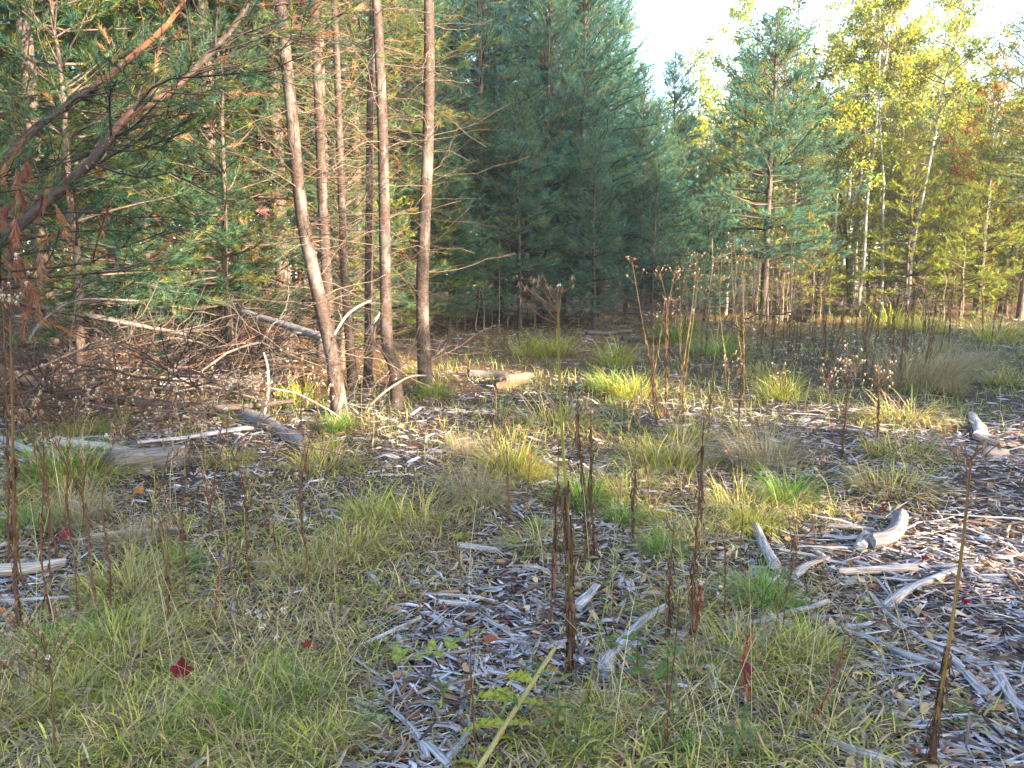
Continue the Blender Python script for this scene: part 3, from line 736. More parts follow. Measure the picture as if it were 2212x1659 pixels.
def blades(x, y, L, W, el, bend, col, z=None, az=None, roll=None):
    n = len(x)
    az = rng.random(n) * 6.283 if az is None else az
    z = h(x, y) if z is None else z
    dh = np.stack([np.cos(az), np.sin(az)], -1)
    side = np.stack([-np.sin(az), np.cos(az), np.zeros(n)], -1)
    if roll is not None: side = unit(side + np.array([0, 0, 1.]) * roll[:, None])
    e0, e1 = el, el - bend
    p0 = np.stack([x, y, z - .005], -1)
    def step(p, e, l): return p + np.stack([dh[:, 0] * np.cos(e), dh[:, 1] * np.cos(e), np.sin(e)], -1) * l[:, None]
    p1 = step(p0, e0, L * .4); p2 = step(p1, e0 - bend * .5, L * .35); p3 = step(p2, e1, L * .3)
    for q in (p2, p3):
        gz = h(q[:, 0], q[:, 1]) + .006; q[:, 2] = np.maximum(q[:, 2], gz + .01 * rng.random(n))
    w = (W * .5)[:, None] * side
    V = np.stack([p0 - w * .6, p0 + w * .6, p1 - w, p1 + w, p2 - w * .75, p2 + w * .75, p3], 1)
    T = np.array([[0, 1, 3], [0, 3, 2], [2, 3, 5], [2, 5, 4], [4, 5, 6]])
    T = (np.arange(n)[:, None, None] * 7 + T[None]).reshape(-1, 3)
    return V.reshape(-1, 3), T, np.repeat(col, 7, 0)

def pick(cols, n, var=.25, wts=None):
    c = np.asarray(cols, float)[rng.choice(len(cols), n, p=None if wts is None else np.asarray(wts) / np.sum(wts))]
    return np.clip(c * (1 + var * rng.normal(size=(n, 1))) , .006, .8)

OLIVE = [(.36, .36, .06), (.44, .40, .085), (.25, .30, .05), (.48, .40, .15), (.48, .35, .18), (.15, .21, .045), (.30, .19, .14)]
def turf(x, y, n):
    q = .5 + .5 * np.sin(1.9 * x + 2.3 * np.sin(1.3 * y)) * np.sin(2.2 * y - .9 * x + 1.) + .25 * np.sin(5.3 * x + 4.1 * y)
    a = pick(OLIVE, n, .3); b = pick([(.42, .33, .18), (.36, .27, .17), (.30, .19, .14), (.46, .38, .22), (.24, .22, .07)], n, .25)
    return np.where((rng.random(n) < np.clip(q - .05, .2, .8))[:, None], b, a)
def make_grass():
    G = Geo()
    # matted broad blades close by
    x, y = scatter(135000, 2.0, 7.5, 2)
    k = rng.random(len(x)) < grassiness(x, y) ** 1.3; x, y = x[k], y[k]; n = len(x)
    G.add(*blades(x, y, rng.uniform(.03, .095, n), rng.uniform(.0032, .0078, n), rng.uniform(.0, .85, n), rng.uniform(.1, 1.0, n), turf(x, y, n), z=h(x, y) + rng.random(n) ** 2 * .05))
    x, y = scatter(46000, 2.0, 8.0, 2)
    k = rng.random(len(x)) < grassiness(x, y) ** .9 * .9; x, y = x[k], y[k]; n = len(x)
    G.add(*blades(x, y, rng.uniform(.04, .15, n), rng.uniform(.0018, .0045, n), rng.uniform(.0, .22, n), rng.uniform(-.1, .5, n), pick([(.36, .27, .16), (.26, .18, .11), (.18, .11, .08), (.44, .36, .22), (.24, .15, .13)], n, .3), z=h(x, y) + rng.random(n) * .03))
    # thin long blades, mixed
    x, y = scatter(20000, 2.0, 9.0, 2)
    k = rng.random(len(x)) < grassiness(x, y) ** 1.6 * .8; x, y = x[k], y[k]; n = len(x)
    G.add(*blades(x, y, rng.uniform(.08, .22, n), rng.uniform(.0018, .0038, n), rng.uniform(.3, 1.35, n), rng.uniform(.3, 1.7, n), pick(OLIVE + [(.33, .27, .16)], n)))
    # farther
    x, y = scatter(70000, 6.5, 27.0, 2)
    k = rng.random(len(x)) < grassiness(x, y) ** 1.2; x, y = x[k], y[k]; n = len(x)
    sz = .7 + y / 14
    G.add(*blades(x, y, rng.uniform(.07, .2, n) * sz ** .5, .0055 * sz * rng.uniform(.6, 1.2, n), rng.uniform(.5, 1.4, n), rng.uniform(.2, 1.3, n), pick([(.19, .25, .055), (.27, .28, .07), (.34, .29, .14), (.13, .20, .05)], n)))
    # long straw culms arching over the turf
    x, y = scatter(3400, 2.1, 8.0, 2)
    k = rng.random(len(x)) < grassiness(x, y) * .8; x, y = x[k], y[k]; n = len(x)
    G.add(*blades(x, y, rng.uniform(.25, .75, n), rng.uniform(.0015, .0026, n), rng.uniform(.35, 1.4, n), rng.uniform(.1, 1.4, n), pick([(.50, .42, .26), (.40, .33, .16), (.36, .33, .12)], n)))
    o = put('grass', G.mesh('grass', M_grass)); tag(o, 'short matted olive and straw-coloured grass covering the clearing', 'grass', None, 'stuff')
make_grass()

# --- wood chips
GREYS = [(.39, .37, .42), (.31, .30, .345), (.51, .49, .53), (.21, .195, .205), (.38, .31, .26), (.47, .39, .31), (.14, .10, .085), (.07, .05, .042), (.33, .17, .11)]
GW = [5, 5, 3.2, 3.5, 3, 2.2, 4.5, 5, 2.2]
def chip_geo(x, y, z, L, W, Hh, az, pit, col):
    n = len(x); r = rng
    a = np.stack([np.cos(az) * np.cos(pit), np.sin(az) * np.cos(pit), np.sin(pit)], -1)
    roll = r.normal(size=n) * .35
    s0 = np.stack([-np.sin(az), np.cos(az), np.zeros(n)], -1); n0 = np.cross(a, s0)
    s = s0 * np.cos(roll)[:, None] + n0 * np.sin(roll)[:, None]; up = np.cross(a, s)
    c = np.stack([x, y, z], -1)
    l, wd, hh = L[:, None] / 2, W[:, None] / 2, Hh[:, None]
    q = lambda lo, hi: r.uniform(lo, hi, (n, 1))
    bend = r.normal(size=(n, 1)) * .08 * L[:, None]
    V = np.stack([c - a * l * q(.8, 1) - s * wd * q(.2, .8), c - a * l * q(.7, 1) + s * wd * q(.2, .8),
                  c - s * wd * q(.8, 1.1) + s * bend, c + s * wd * q(.8, 1.1) + s * bend,
                  c + a * l * q(.7, 1) - s * wd * q(.1, .8), c + a * l * q(.8, 1) + s * wd * q(.1, .8),
                  c - a * l * q(.5, .8) + up * hh * q(.5, 1), c + s * bend + up * hh + s * wd * q(-.4, .4), c + a * l * q(.5, .8) + up * hh * q(.5, 1)], 1)
    T = np.array([[0, 2, 7], [0, 7, 6], [2, 4, 8], [2, 8, 7], [1, 6, 7], [1, 7, 3], [3, 7, 8], [3, 8, 5], [0, 6, 1], [4, 5, 8]])
    T = (np.arange(n)[:, None, None] * 9 + T[None]).reshape(-1, 3)
    u = np.array([-1, -1, 0, 0, 1, 1, -.7, 0, .7])[None] * L[:, None] / 2 + r.random((n, 1)) * 30
    vv = np.array([-.5, .5, -1, 1, -.5, .5, 0, 0, 0])[None] * W[:, None] / 2 + r.random((n, 1)) * 30
    G = np.stack([u, vv, vv * 0 + Hh[:, None]], -1)
    return V.reshape(-1, 3), T, np.repeat(col, 9, 0), G.reshape(-1, 3)

def make_chips():
    G = Geo()
    for n, y0, y1, lo, hi, w0, w1 in ((30000, 2.0, 6.0, .008, .07, .10, .5), (9000, 2.0, 7.0, .05, .16, .06, .2), (27000, 2.0, 10.0, .06, .30, .02, .07), (30000, 5.5, 16.0, .035, .17, .05, .22), (9000, 15., 26., .08, .3, .05, .3)):
        x, y = scatter(n, y0, y1, 2)
        k = rng.random(n) < 1 - .90 * grassiness(x, y) ** .8; x, y = x[k], y[k]; n = len(x)
        L = lo + (hi - lo) * rng.random(n) ** 2.2; W = np.clip(L * rng.uniform(w0, w1, n), .0025, .032); Hh = W * rng.uniform(.15, .6, n)
        az = rng.random(n) * 6.283; az = np.where(rng.random(n) < .4, rng.normal(size=n) * .45 - .35, az)
        G.add(*chip_geo(x, y, h(x, y) + .02 * rng.random(n) ** 2, L, W, Hh, az, rng.normal(size=n) * .2, pick(GREYS, n, .25, GW)))
    o = put('wood_chips', G.mesh('wood_chips', M_chip)); tag(o, 'grey and brown shredded wood chips strewn over the bare ground', 'wood chips', None, 'stuff')
    # small dead leaves between them
    x, y = scatter(7000, 2.0, 14.0, 2); n = len(x)
    s = rng.uniform(.012, .035, n); az = rng.random(n) * 6.283
    V, T, C = blades(x, y, s * 1.6, s, rng.uniform(-.1, .6, n), rng.uniform(-.4, .9, n), pick([(.26, .14, .075), (.33, .22, .12), (.16, .07, .04), (.38, .28, .17), (.12, .05, .04)], n), z=h(x, y) + .015 * rng.random(n) + .01, az=az, roll=rng.normal(size=n) * .3)
    o = put('leaf_litter', Geo().add(V, T, C).mesh('leaf_litter', M_litter)); tag(o, 'small tan and russet dead leaves scattered through the wood chips', 'leaf litter', None, 'stuff')
make_chips()
# ------------------------------------------------------------------ logs, branches and pieces of wood
GREYW, PALE, TAN, DARK, BROWN = (.30, .285, .30), (.48, .45, .43), (.40, .32, .24), (.075, .06, .055), (.20, .13, .10)
LOGR = np.random.default_rng(101)
def wood(name, label, cat, pts, dia, col, lift=.85, flat=1.0, sides=10, rough=.10, ragged=.7, depth=None, stubs=0, group=None, k=None, end_col=None, kinks=0.0, m=None):
    """a log or branch through photo positions on the ground, or at the given depths; dia in photo pixels, one or (start, end)"""
    if depth is None:
        W = []
        for q in pts:
            p = gp(*q); W.append(p)
        W = np.array(W)
    else:
        W = np.array([at(u, v, y) for (u, v), y in zip(pts, np.linspace(depth[0], depth[1], len(pts)))])
    dm = np.linspace(dia[0], dia[1], 2) if not np.isscalar(dia) else np.array([dia, dia])
    d = np.linalg.norm(W[:, :2], axis=1).mean()
    r0, r1 = dm / 2 / F_PX * d
    k = k or max(6, 4 * len(pts))
    P = spline(W, k)
    if kinks: P[1:-1] += LOGR.normal(size=(k - 2, 3)) * kinks * [1, 1, .3]
    rad = np.linspace(r0, r1, k)
    if depth is None: P[:, 2] = h(P[:, 0], P[:, 1]) + rad * flat * lift + .012
    org = P[0].copy(); P = P - org
    G = Geo().add(*tubes(P, rad, sides, col, cap=True, rough=rough, ragged=ragged, flat=flat, r=LOGR))
    o = put(name, G.mesh(name, m or M_wood, False), None, org)
    tag(o, label, cat, group)
    if stubs:
        u = LOGR.uniform(.1, .95, stubs); p, t = along(P[None], np.zeros(stubs, int), u)
        dd = unit(rdir(stubs, LOGR) * [1, 1, .7] + [0, 0, -.1] + t * .4)
        L = LOGR.uniform(3, 9, stubs) * max(r0, .02)
        PP = bpaths(p, dd, L, 5, .1 * LOGR.normal(size=stubs), .2, LOGR)
        for i in range(stubs):
            put('twig', Geo().add(*tubes(PP[i:i + 1], (r1 * .45 * np.linspace(1, .4, 5))[None], 5, np.asarray(col) * .9, r=LOGR)).mesh('twig', M_twig, True), o)
    return o
FL = 'fallen_log'; FB = 'fallen_branch'; WP = 'wood_strip'
wood(FB, 'long dark fallen trunk hanging above the ground beneath the leaning pine', 'fallen trunk', [(-40, 788), (60, 822), (170, 853), (400, 878), (520, 879), (632, 866)], (26, 9), (.085, .068, .062), depth=(7.0, 7.8), stubs=9, sides=9, rough=.05, m=M_bark)
wood(FL, 'pale barkless log with a dark cut end under the brush pile', 'log', [(352, 826), (470, 822), (630, 822)], (28, 20), (.30, .26, .24), depth=(9.3, 9.8), rough=.06)
wood(FL, 'thin grey trunk slanting down to the foot of the leaning trunk', 'fallen trunk', [(430, 648), (520, 672), (610, 700), (696, 728)], (10, 17), (.33, .32, .32), depth=(11.0, 9.4), sides=8, rough=.05, stubs=4)
wood(FB, 'half-pale branch propped across the brush at the picture edge', 'branch', [(-30, 648), (110, 668), (210, 685), (300, 703), (400, 722)], (12, 6), (.20, .17, .16), depth=(8.2, 8.8), stubs=7, sides=7)
wood(FB, 'forked pale dead branch lying over the brush pile', 'branch', [(60, 740), (95, 690), (170, 648), (300, 650)], (6, 4), (.24, .22, .21), depth=(7.8, 8.6), stubs=4, sides=6)
wood(FL, 'weathered grey log slanting towards the grass below the hanging trunk', 'log', [(465, 896), (560, 922), (655, 970)], (30, 18), (.24, .23, .25), rough=.2)
wood(WP, 'bleached split log lying flat beside the slanting grey log', 'log', [(300, 962), (420, 950), (536, 932)], (12, 20), (.50, .475, .47), flat=.6)
wood(FL, 'short flat grey log among the weeds near the picture edge', 'log', [(125, 965), (210, 974), (285, 986)], (26, 18), (.40, .36, .33), flat=.7)
wood(FL, 'thick rotting grey log with a broken end among weed stems', 'log', [(255, 1018), (330, 1008), (394, 1000)], (54, 46), (.20, .185, .19), lift=.2, rough=.22, ragged=1.2)
wood(FL, 'pale tan split log end at the left picture edge', 'log', [(-60, 1250), (50, 1244), (135, 1228)], (36, 24), (.46, .40, .34), flat=.7)
wood(FB, 'thin bleached branch low at the left picture edge', 'branch', [(-30, 1306), (80, 1303), (172, 1298)], 8, PALE, sides=7)
wood(FB, 'small pale stick lying in front of the red leaf in the grass', 'stick', [(200, 1168), (260, 1160), (322, 1157)], 10, PALE, sides=7)
wood(FB, 'grey stick crossing bare ground under the weeds at the picture edge', 'branch', [(-10, 945), (40, 972), (100, 992)], 13, GREYW, sides=7)
wood(FB, 'curved grey stick standing upright from the dark hanging trunk', 'branch', [(563, 922), (577, 863), (579, 800), (570, 763)], (8, 4), (.30, .29, .29), depth=(7.4, 7.8), sides=6)
wood(FB, 'tan branch rising across the feet of the bare trunks', 'branch', [(792, 902), (800, 876), (837, 842), (884, 814), (920, 811)], (7, 3), (.30, .24, .19), depth=(8.0, 8.3), sides=7)
wood(FB, 'grey forked stick on the debris mound below the trunks', 'branch', [(858, 925), (884, 900), (908, 882)], 6, PALE, depth=(7.6, 8.0), sides=6)
wood(FB, 'whitish dead branch hooked between the middle trunks', 'branch', [(790, 722), (812, 690), (826, 669), (839, 653)], (4, 8), (.50, .48, .47), depth=(8.6, 8.7), sides=6)
wood(FB, 'dark curved vine-like branch in front of the crooked trunk', 'branch', [(842, 662), (812, 704), (810, 740), (837, 775), (856, 806)], 5, DARK, depth=(8.5, 8.2), sides=6)
wood(FB, 'pale branch arching from the twin trunk to its neighbours', 'branch', [(722, 722), (753, 677), (797, 651), (826, 651)], (6, 4), (.42, .38, .34), depth=(8.2, 8.6), sides=6, stubs=3)
wood(FB, 'long thin branch slanting down across the twin trunk foot', 'branch', [(580, 838), (640, 850), (700, 880), (740, 905)], 5, (.36, .32, .30), depth=(7.8, 7.6), sides=6)
wood(FL, 'dark half-buried log in the grass beyond the debris mound', 'log', [(1015, 815), (1050, 817), (1092, 820)], 18, (.12, .11, .11), rough=.12)
wood(FL, 'torn brown root stump beside the half-buried log', 'stump', [(1090, 838), (1118, 832), (1140, 826)], (30, 26), (.22, .15, .11), rough=.3, ragged=1.6, lift=.8)
wood(FL, 'dark log lying before the shaded pines, nearer of two', 'log', [(1345, 738), (1390, 740), (1428, 742)], 11, (.10, .09, .09))
wood(FL, 'long dark log lying before the shaded pines, farther of two', 'log', [(1268, 724), (1320, 722), (1362, 720)], 9, (.13, .12, .12))
wood(FB, 'black fallen branch at the foot of the open bluish pine', 'branch', [(1672, 690), (1712, 690), (1750, 698)], 9, DARK)
wood(FB, 'dark arched stick beside the dry grass clump', 'stick', [(1585, 890), (1635, 891), (1670, 902)], 7, (.16, .15, .15))
wood(FB, 'dark stick lying in the sunlit strip of wood chips', 'stick', [(1762, 934), (1815, 938), (1868, 944)], 8, (.12, .10, .09))
wood(WP, 'blue-grey splintered chunk at the upper right of the chips', 'wood chunk', [(2100, 902), (2110, 922), (2119, 946)], (16, 22), (.36, .36, .39), flat=.6)
wood(WP, 'pale sunlit chunk at the end of the bright strip', 'wood chunk', [(2112, 952), (2135, 962), (2160, 970)], 18, (.44, .35, .28), flat=.7)
wood(FL, 'short bent grey log like an elbow on the chips', 'log', [(1884, 1186), (1912, 1178), (1935, 1160), (1944, 1128)], (32, 27), (.22, .21, .225), lift=.7, sides=14, rough=.12, ragged=1.2)
wood(FL, 'straight pale barkless stick lying level on the chips', 'log', [(1812, 1246), (1890, 1243), (1976, 1238)], (15, 19), (.44, .40, .38), rough=.06)
wood(FL, 'grey post-like stick with torn top beside the bright green tuft', 'log', [(1632, 1146), (1650, 1190), (1674, 1234)], (18, 22), (.38, .37, .38))
wood(WP, 'long cracked grey wood strip slanting down through the chips', 'wood strip', [(1882, 1290), (1918, 1336), (1995, 1393), (2052, 1430), (2092, 1473), (2124, 1508)], (12, 26), (.33, .325, .36), flat=.45, rough=.22, k=26)
wood(FB, 'long rounded grey branch beside the cracked wood strip', 'branch', [(1806, 1367), (1875, 1389), (1925, 1413), (1975, 1433), (2062, 1470)], (11, 16), (.35, .34, .37), rough=.06, k=22)
wood(WP, 'curved fibrous strip rising towards the picture edge', 'wood strip', [(1916, 1322), (1958, 1286), (2008, 1263), (2068, 1240)], (22, 16), (.38, .36, .37), flat=.5, rough=.2)
wood(WP, 'frayed grey strip at the right edge low in the chips', 'wood strip', [(2080, 1432), (2142, 1446), (2168, 1483), (2185, 1519), (2215, 1548)], (10, 24), (.33, .33, .37), flat=.5, rough=.2)
wood(FL, 'grey stick at the bottom edge under the red stems', 'log', [(1793, 1616), (1842, 1636), (1925, 1662)], 19, (.38, .37, .39), rough=.07)
wood(WP, 'tan twisted splinter between the green tuft and pale stick', 'wood strip', [(1716, 1254), (1745, 1228), (1790, 1212)], (17, 9), (.42, .37, .33), flat=.6, rough=.2)
wood(WP, 'flat grey slab above the bent elbow log', 'wood strip', [(1782, 1165), (1830, 1170), (1872, 1166)], 17, (.36, .35, .36), flat=.4)
wood(WP, 'brownish ridged slab behind the bent elbow log', 'wood strip', [(1790, 1142), (1840, 1146), (1885, 1152)], 15, (.34, .30, .27), flat=.5, rough=.2)
wood(WP, 'short upright grey chunk beside the bent elbow log', 'wood chunk', [(1858, 1192), (1866, 1180), (1870, 1168)], 24, (.40, .39, .41), flat=.7)
wood(FL, 'long pale crooked log across the centre below the dark stalks', 'log', [(1440, 1322), (1395, 1350), (1354, 1393), (1325, 1425), (1304, 1462)], (18, 26), (.42, .41, .42), rough=.09, k=20)
wood(WP, 'bleached broad chunk behind the tall brown stalk', 'wood chunk', [(1288, 1276), (1268, 1300), (1245, 1324)], (18, 32), (.46, .44, .45), flat=.6)
wood(FL, 'pale short stick behind the bare patch', 'stick', [(990, 1188), (1030, 1193), (1070, 1199)], 14, (.47, .43, .40))
wood(FB, 'thin bleached stick at the edge of the matted grass', 'stick', [(778, 1404), (840, 1376), (908, 1344)], 9, (.48, .45, .42))
wood(WP, 'split grey wood strip at the bottom of the bare patch, upper piece', 'wood strip', [(845, 1543), (887, 1583), (905, 1610), (920, 1650)], (14, 24), (.36, .36, .40), flat=.6, rough=.2)
wood(WP, 'split grey wood strip at the bottom of the bare patch, lower piece', 'wood strip', [(926, 1622), (945, 1640), (972, 1668)], 24, (.40, .40, .43), flat=.6)
wood(WP, 'torn grey wedge of wood left of the broken stalk', 'wood strip', [(1016, 1596), (995, 1620), (965, 1652)], (26, 18), (.40, .41, .45), flat=.6, rough=.22)
wood(FB, 'small tan stick lying above the split grey strips', 'stick', [(904, 1508), (930, 1496), (958, 1485)], 9, (.42, .36, .31))
wood(FB, 'grey stick slanting beside the low brambles', 'stick', [(1252, 1496), (1236, 1530), (1212, 1576)], (8, 17), (.38, .38, .41))
wood(FB, 'thin grey stick curving over the bare patch', 'stick', [(912, 1292), (987, 1296), (1030, 1300), (1066, 1308)], 9, (.46, .45, .45))
wood(WP, 'broad flat chip in the middle of the bare patch', 'wood strip', [(935, 1338), (952, 1348), (974, 1361)], 16, (.37, .36, .39), flat=.4)
wood(FB, 'short cut stick with round end in the bare patch', 'stick', [(950, 1312), (975, 1314), (1010, 1317)], 13, (.45, .43, .43))
wood(FB, 'grey stick entering the picture low beside the grass', 'stick', [(735, 1512), (762, 1520), (792, 1534)], 11, (.40, .39, .40))
wood(FB, 'dark grey stick near the bottom edge of the grass', 'stick', [(735, 1598), (765, 1612), (800, 1638)], 13, (.24, .24, .26))
wood(FB, 'slender stick lying along the bottom edge', 'stick', [(780, 1640), (860, 1634), (905, 1632)], 6, (.44, .43, .44), sides=7)

# brush: dead branches with twigs
def brush_mesh(seed, L, col):
    r = np.random.default_rng(seed)
    P = bpaths(np.zeros((1, 3)), np.array([[1., 0, .08]]), np.array([L]), 12, np.array([-.06]), .18, r)
    a = Geo().add(*tubes(P, np.linspace(.013, .004, 12)[None], 6, col, r=r))
    p, d, l, i, u = subs(P, np.array([L]), .13, .1, .45, R(48), r, .12, .5, .15)
    Q = bpaths(p, d, l, 6, .2 * r.normal(size=len(l)), .3, r)
    b = Geo().add(*tubes(Q, (.003 + .006 * l)[:, None] * np.linspace(1, .4, 6)[None], 4, np.asarray(col)[None] * r.uniform(.6, 1.4, (len(l), 1)), r=r))
    p, d, l2, i, u = subs(Q, l, .12, .2, .5, R(45), r, .1, .5, .08)
    Q2 = bpaths(p, d, l2, 4, .2 * r.normal(size=len(l2)), .3, r)
    b.add(*tubes(Q2, (.0016 + .003 * l2)[:, None] * np.linspace(1, .5, 4)[None], 3, np.asarray(col)[None] * r.uniform(.6, 1.4, (len(l2), 1)), r=r))
    return a.mesh('branch', M_twig, True), b.mesh('twigs', M_twig, True)
BR = [brush_mesh(201, 2.2, (.11, .088, .08)), brush_mesh(202, 1.8, (.07, .052, .047)), brush_mesh(203, 2.6, (.12, .11, .107)), brush_mesh(204, 1.6, (.14, .07, .05))]
rb = random.Random(12)
def brush(x, y, z, label, group, s=1.0):
    m = rb.choice(BR)
    e = empty('brush_branch', (x, y, float(h(x, y)) + z), label, 'dead branch', group, 0, s)
    e.rotation_euler = (rb.uniform(-1, 1), rb.uniform(-.35, .25), rb.uniform(0, 6.28))
    put('branch', m[0], e); put('twigs', m[1], e)
for i in range(105):
    y = rb.uniform(6.4, 12.5); x = rb.uniform(-.66 * y - .3, -2.4 - .05 * y)
    brush(x, y, rb.uniform(.03, .55), 'dead twiggy branch tangled in the brush pile under the leaning pine', 'dead branches in the brush pile', rb.uniform(.7, 1.15))
for i in range(10):
    brush(rb.uniform(-2.2, -.2), rb.uniform(8.2, 11), rb.uniform(.02, .1), 'dead twiggy branch lying around the feet of the bare trunks', 'dead branches around the trunks', rb.uniform(.3, .55))
for i in range(34):
    y = rb.uniform(18.5, 23); brush(rb.uniform(-3.2, 6.5), y, rb.uniform(.05, .7), 'dead branch tangle in the dark at the foot of the shaded pines', 'dead branches under the shaded pines', rb.uniform(.8, 1.6))
for i in range(46):
    y = rb.uniform(25, 31); brush(rb.uniform(.17 * y, .72 * y), y, rb.uniform(.05, 1.1), 'sunlit dead branch tangle at the foot of the sunlit wood', 'dead branches under the sunlit wood', rb.uniform(1.0, 1.9))

def sapling_mesh(seed, H):
    r = np.random.default_rng(seed)
    P = np.stack([np.cumsum(r.normal(size=9)) * .03, np.cumsum(r.normal(size=9)) * .03, np.linspace(-.05, H, 9)], -1)
    a = Geo().add(*tubes(P, np.linspace(.020, .006, 9), 5, (.26, .19, .14), r=r))
    n_ = 12; p, t = along(P[None], np.zeros(n_, int), .2 + .8 * r.random(n_)); az = r.random(n_) * 6.283
    Q = bpaths(p, np.stack([np.cos(az), np.sin(az), .3 + 0 * az], -1), r.uniform(.2, .7, n_), 5, .1 * r.normal(size=n_), .2, r)
    return a.mesh('stem', M_twig, True), Geo().add(*tubes(Q, np.full((n_, 5), .005) * np.linspace(1, .5, 5), 4, (.24, .17, .12), r=r)).mesh('twigs', M_twig, True)
SAP = [sapling_mesh(700 + i, 1.6 + .4 * i) for i in range(4)]
for i in range(54):
    if i < 34: y = rb.uniform(18.6, 23.5); x = rb.uniform(-1.6, 7.5) if i > 8 else rb.uniform(3.5, 8)
    else: y = rb.uniform(24.5, 28); x = rb.uniform(.2 * y, .72 * y)
    e = empty('dead_sapling', on_ground(x, y), 'thin bare sapling', 'sapling', 'bare saplings at the edge of the wood', rb.uniform(0, 6.28), rb.uniform(.7, 1.3))
    for nme, m in zip(('stem', 'twigs'), rb.choice(SAP)): put(nme, m, e)
# single large chips and sticks
CR = np.random.default_rng(303)
def chip_variant(seed):
    global rng
    keep, rng = rng, np.random.default_rng(seed)
    Z = np.zeros(1)
    G = Geo()
    L = rng.uniform(.8, 1.0, 1); W = L * rng.uniform(.10, .26)
    for j in range(3):
        G.add(*chip_geo(Z + rng.normal() * .05, Z + rng.normal() * W * .35, Z + .02, L * rng.uniform(.6, 1), W * rng.uniform(.4, .8), W * rng.uniform(.2, .45), Z + rng.normal() * .08, Z, np.array([[1., 1., 1.]]) * rng.uniform(.75, 1.1)))
    m = G.mesh('wood_chip', M_chip); rng = keep
    return m
CV = [chip_variant(400 + i) for i in range(10)]
n = 0
zones = {}
while n < 290:
    y = 2.2 * (7.5 / 2.2) ** CR.random(); x = (CR.random() * 2 - 1) * .70 * y
    if CR.random() < float(grassiness(x, y)) * 1.6: continue
    u, v = project(x, y)
    zone = ('on the chip-covered ground at the right side' if u > 1500 else 'in the bare patch beside the broken stalk' if v > 1150 and u > 700 else 'on the debris before the bare trunks' if u > 650 else 'among the weeds at the left side')
    c = np.array([(.40, .385, .41), (.52, .50, .52), (.30, .29, .31), (.48, .40, .33), (.24, .14, .10)][CR.choice(5, p=[.34, .26, .18, .14, .08])]) * CR.uniform(.85, 1.15)
    o = put('wood_chip', CV[CR.integers(10)], None, (x, y, float(h(x, y)) + .012 * CR.random()), (CR.normal() * .15, CR.normal() * .12, CR.random() * 6.28), float(CR.uniform(.09, .22)))
    o.color = (*c, 1)
    tag(o, 'splintered wood chip lying ' + zone, 'wood chip', 'splintered wood chips ' + zone)
    n += 1
SV = []
for i in range(6):
    P = bpaths(np.array([[-.5, 0, .01]]), np.array([[1., 0, 0]]), np.array([1.]), 9, np.array([0.]), .18, CR); P[..., 2] = np.abs(P[..., 2]) * .3 + .01
    SV.append(Geo().add(*tubes(P, (np.linspace(.020, .012, 9) * CR.uniform(.6, 1.3))[None], 6, (1, 1, 1), cap=True, rough=.08, ragged=.6, r=CR)).mesh('stick', M_wood, True))
n = 0
while n < 110:
    y = 2.3 * (11 / 2.3) ** CR.random(); x = (CR.random() * 2 - 1) * .70 * y
    if CR.random() < float(grassiness(x, y)) * 1.3: continue
    u, v = project(x, y)
    zone = 'across the wood chips at the right side' if u > 1500 else 'on bare ground in the middle' if v > 1150 and u > 700 else 'on the debris near the bare trunks' if u > 600 else 'under the weeds at the left side'
    o = put('stick', SV[CR.integers(6)], None, (x, y, float(h(x, y)) + .008), (0, CR.normal() * .06, CR.random() * 6.28), float(CR.uniform(.2, .6)))
    o.color = (*(np.array([(.36, .35, .37), (.46, .43, .41), (.25, .24, .25), (.16, .12, .10)][CR.integers(4)])), 1)
    tag(o, 'thin weathered stick lying ' + zone, 'stick', 'thin sticks ' + zone)
    n += 1

# ------------------------------------------------------------------ grass tufts
def tuft_mesh(seed, n, Hh, spread, wd, stiff, cols):
    global rng
    keep, rng = rng, np.random.default_rng(seed)
    a = rng.random(n) * 6.283; rr_ = np.sqrt(rng.random(n)) * spread
    x, y = rr_ * np.cos(a), rr_ * np.sin(a)
    az = a + rng.normal(size=n) * .6
    el = np.clip(1.45 - (1 - stiff) * rng.random(n) * 1.2 - rr_ / spread * .35, .2, 1.5)
    V, T, C = blades(x, y, Hh * rng.uniform(.45, 1.15, n), wd * rng.uniform(.6, 1.2, n), el, rng.uniform(.3, 1.9, n) * (1.2 - stiff), pick(list(cols) * 4 + STR[:3] + [(.20, .15, .08)], n, .3), z=np.zeros(n), az=az)
    V[:, 2] = np.maximum(V[:, 2], -.01)
    rng = keep
    return Geo().add(V, T, C).mesh('grass_tuft', M_grass)
_h = h
def h(x, y): return np.asarray(x, float) * 0          # tufts are built on flat ground and set down afterwards
GRN = [(.12, .26, .035), (.17, .31, .04), (.085, .19, .03), (.24, .31, .05)]
YLG = [(.32, .38, .04), (.40, .42, .05), (.23, .32, .035), (.42, .37, .08)]
STR = [(.36, .29, .18), (.30, .25, .15), (.42, .35, .24), (.22, .20, .10)]
GLD = [(.38, .33, .07), (.33, .31, .06), (.28, .27, .07), (.42, .34, .12)]  # golden tone puts the sunlight of the lit patch into the blade colour
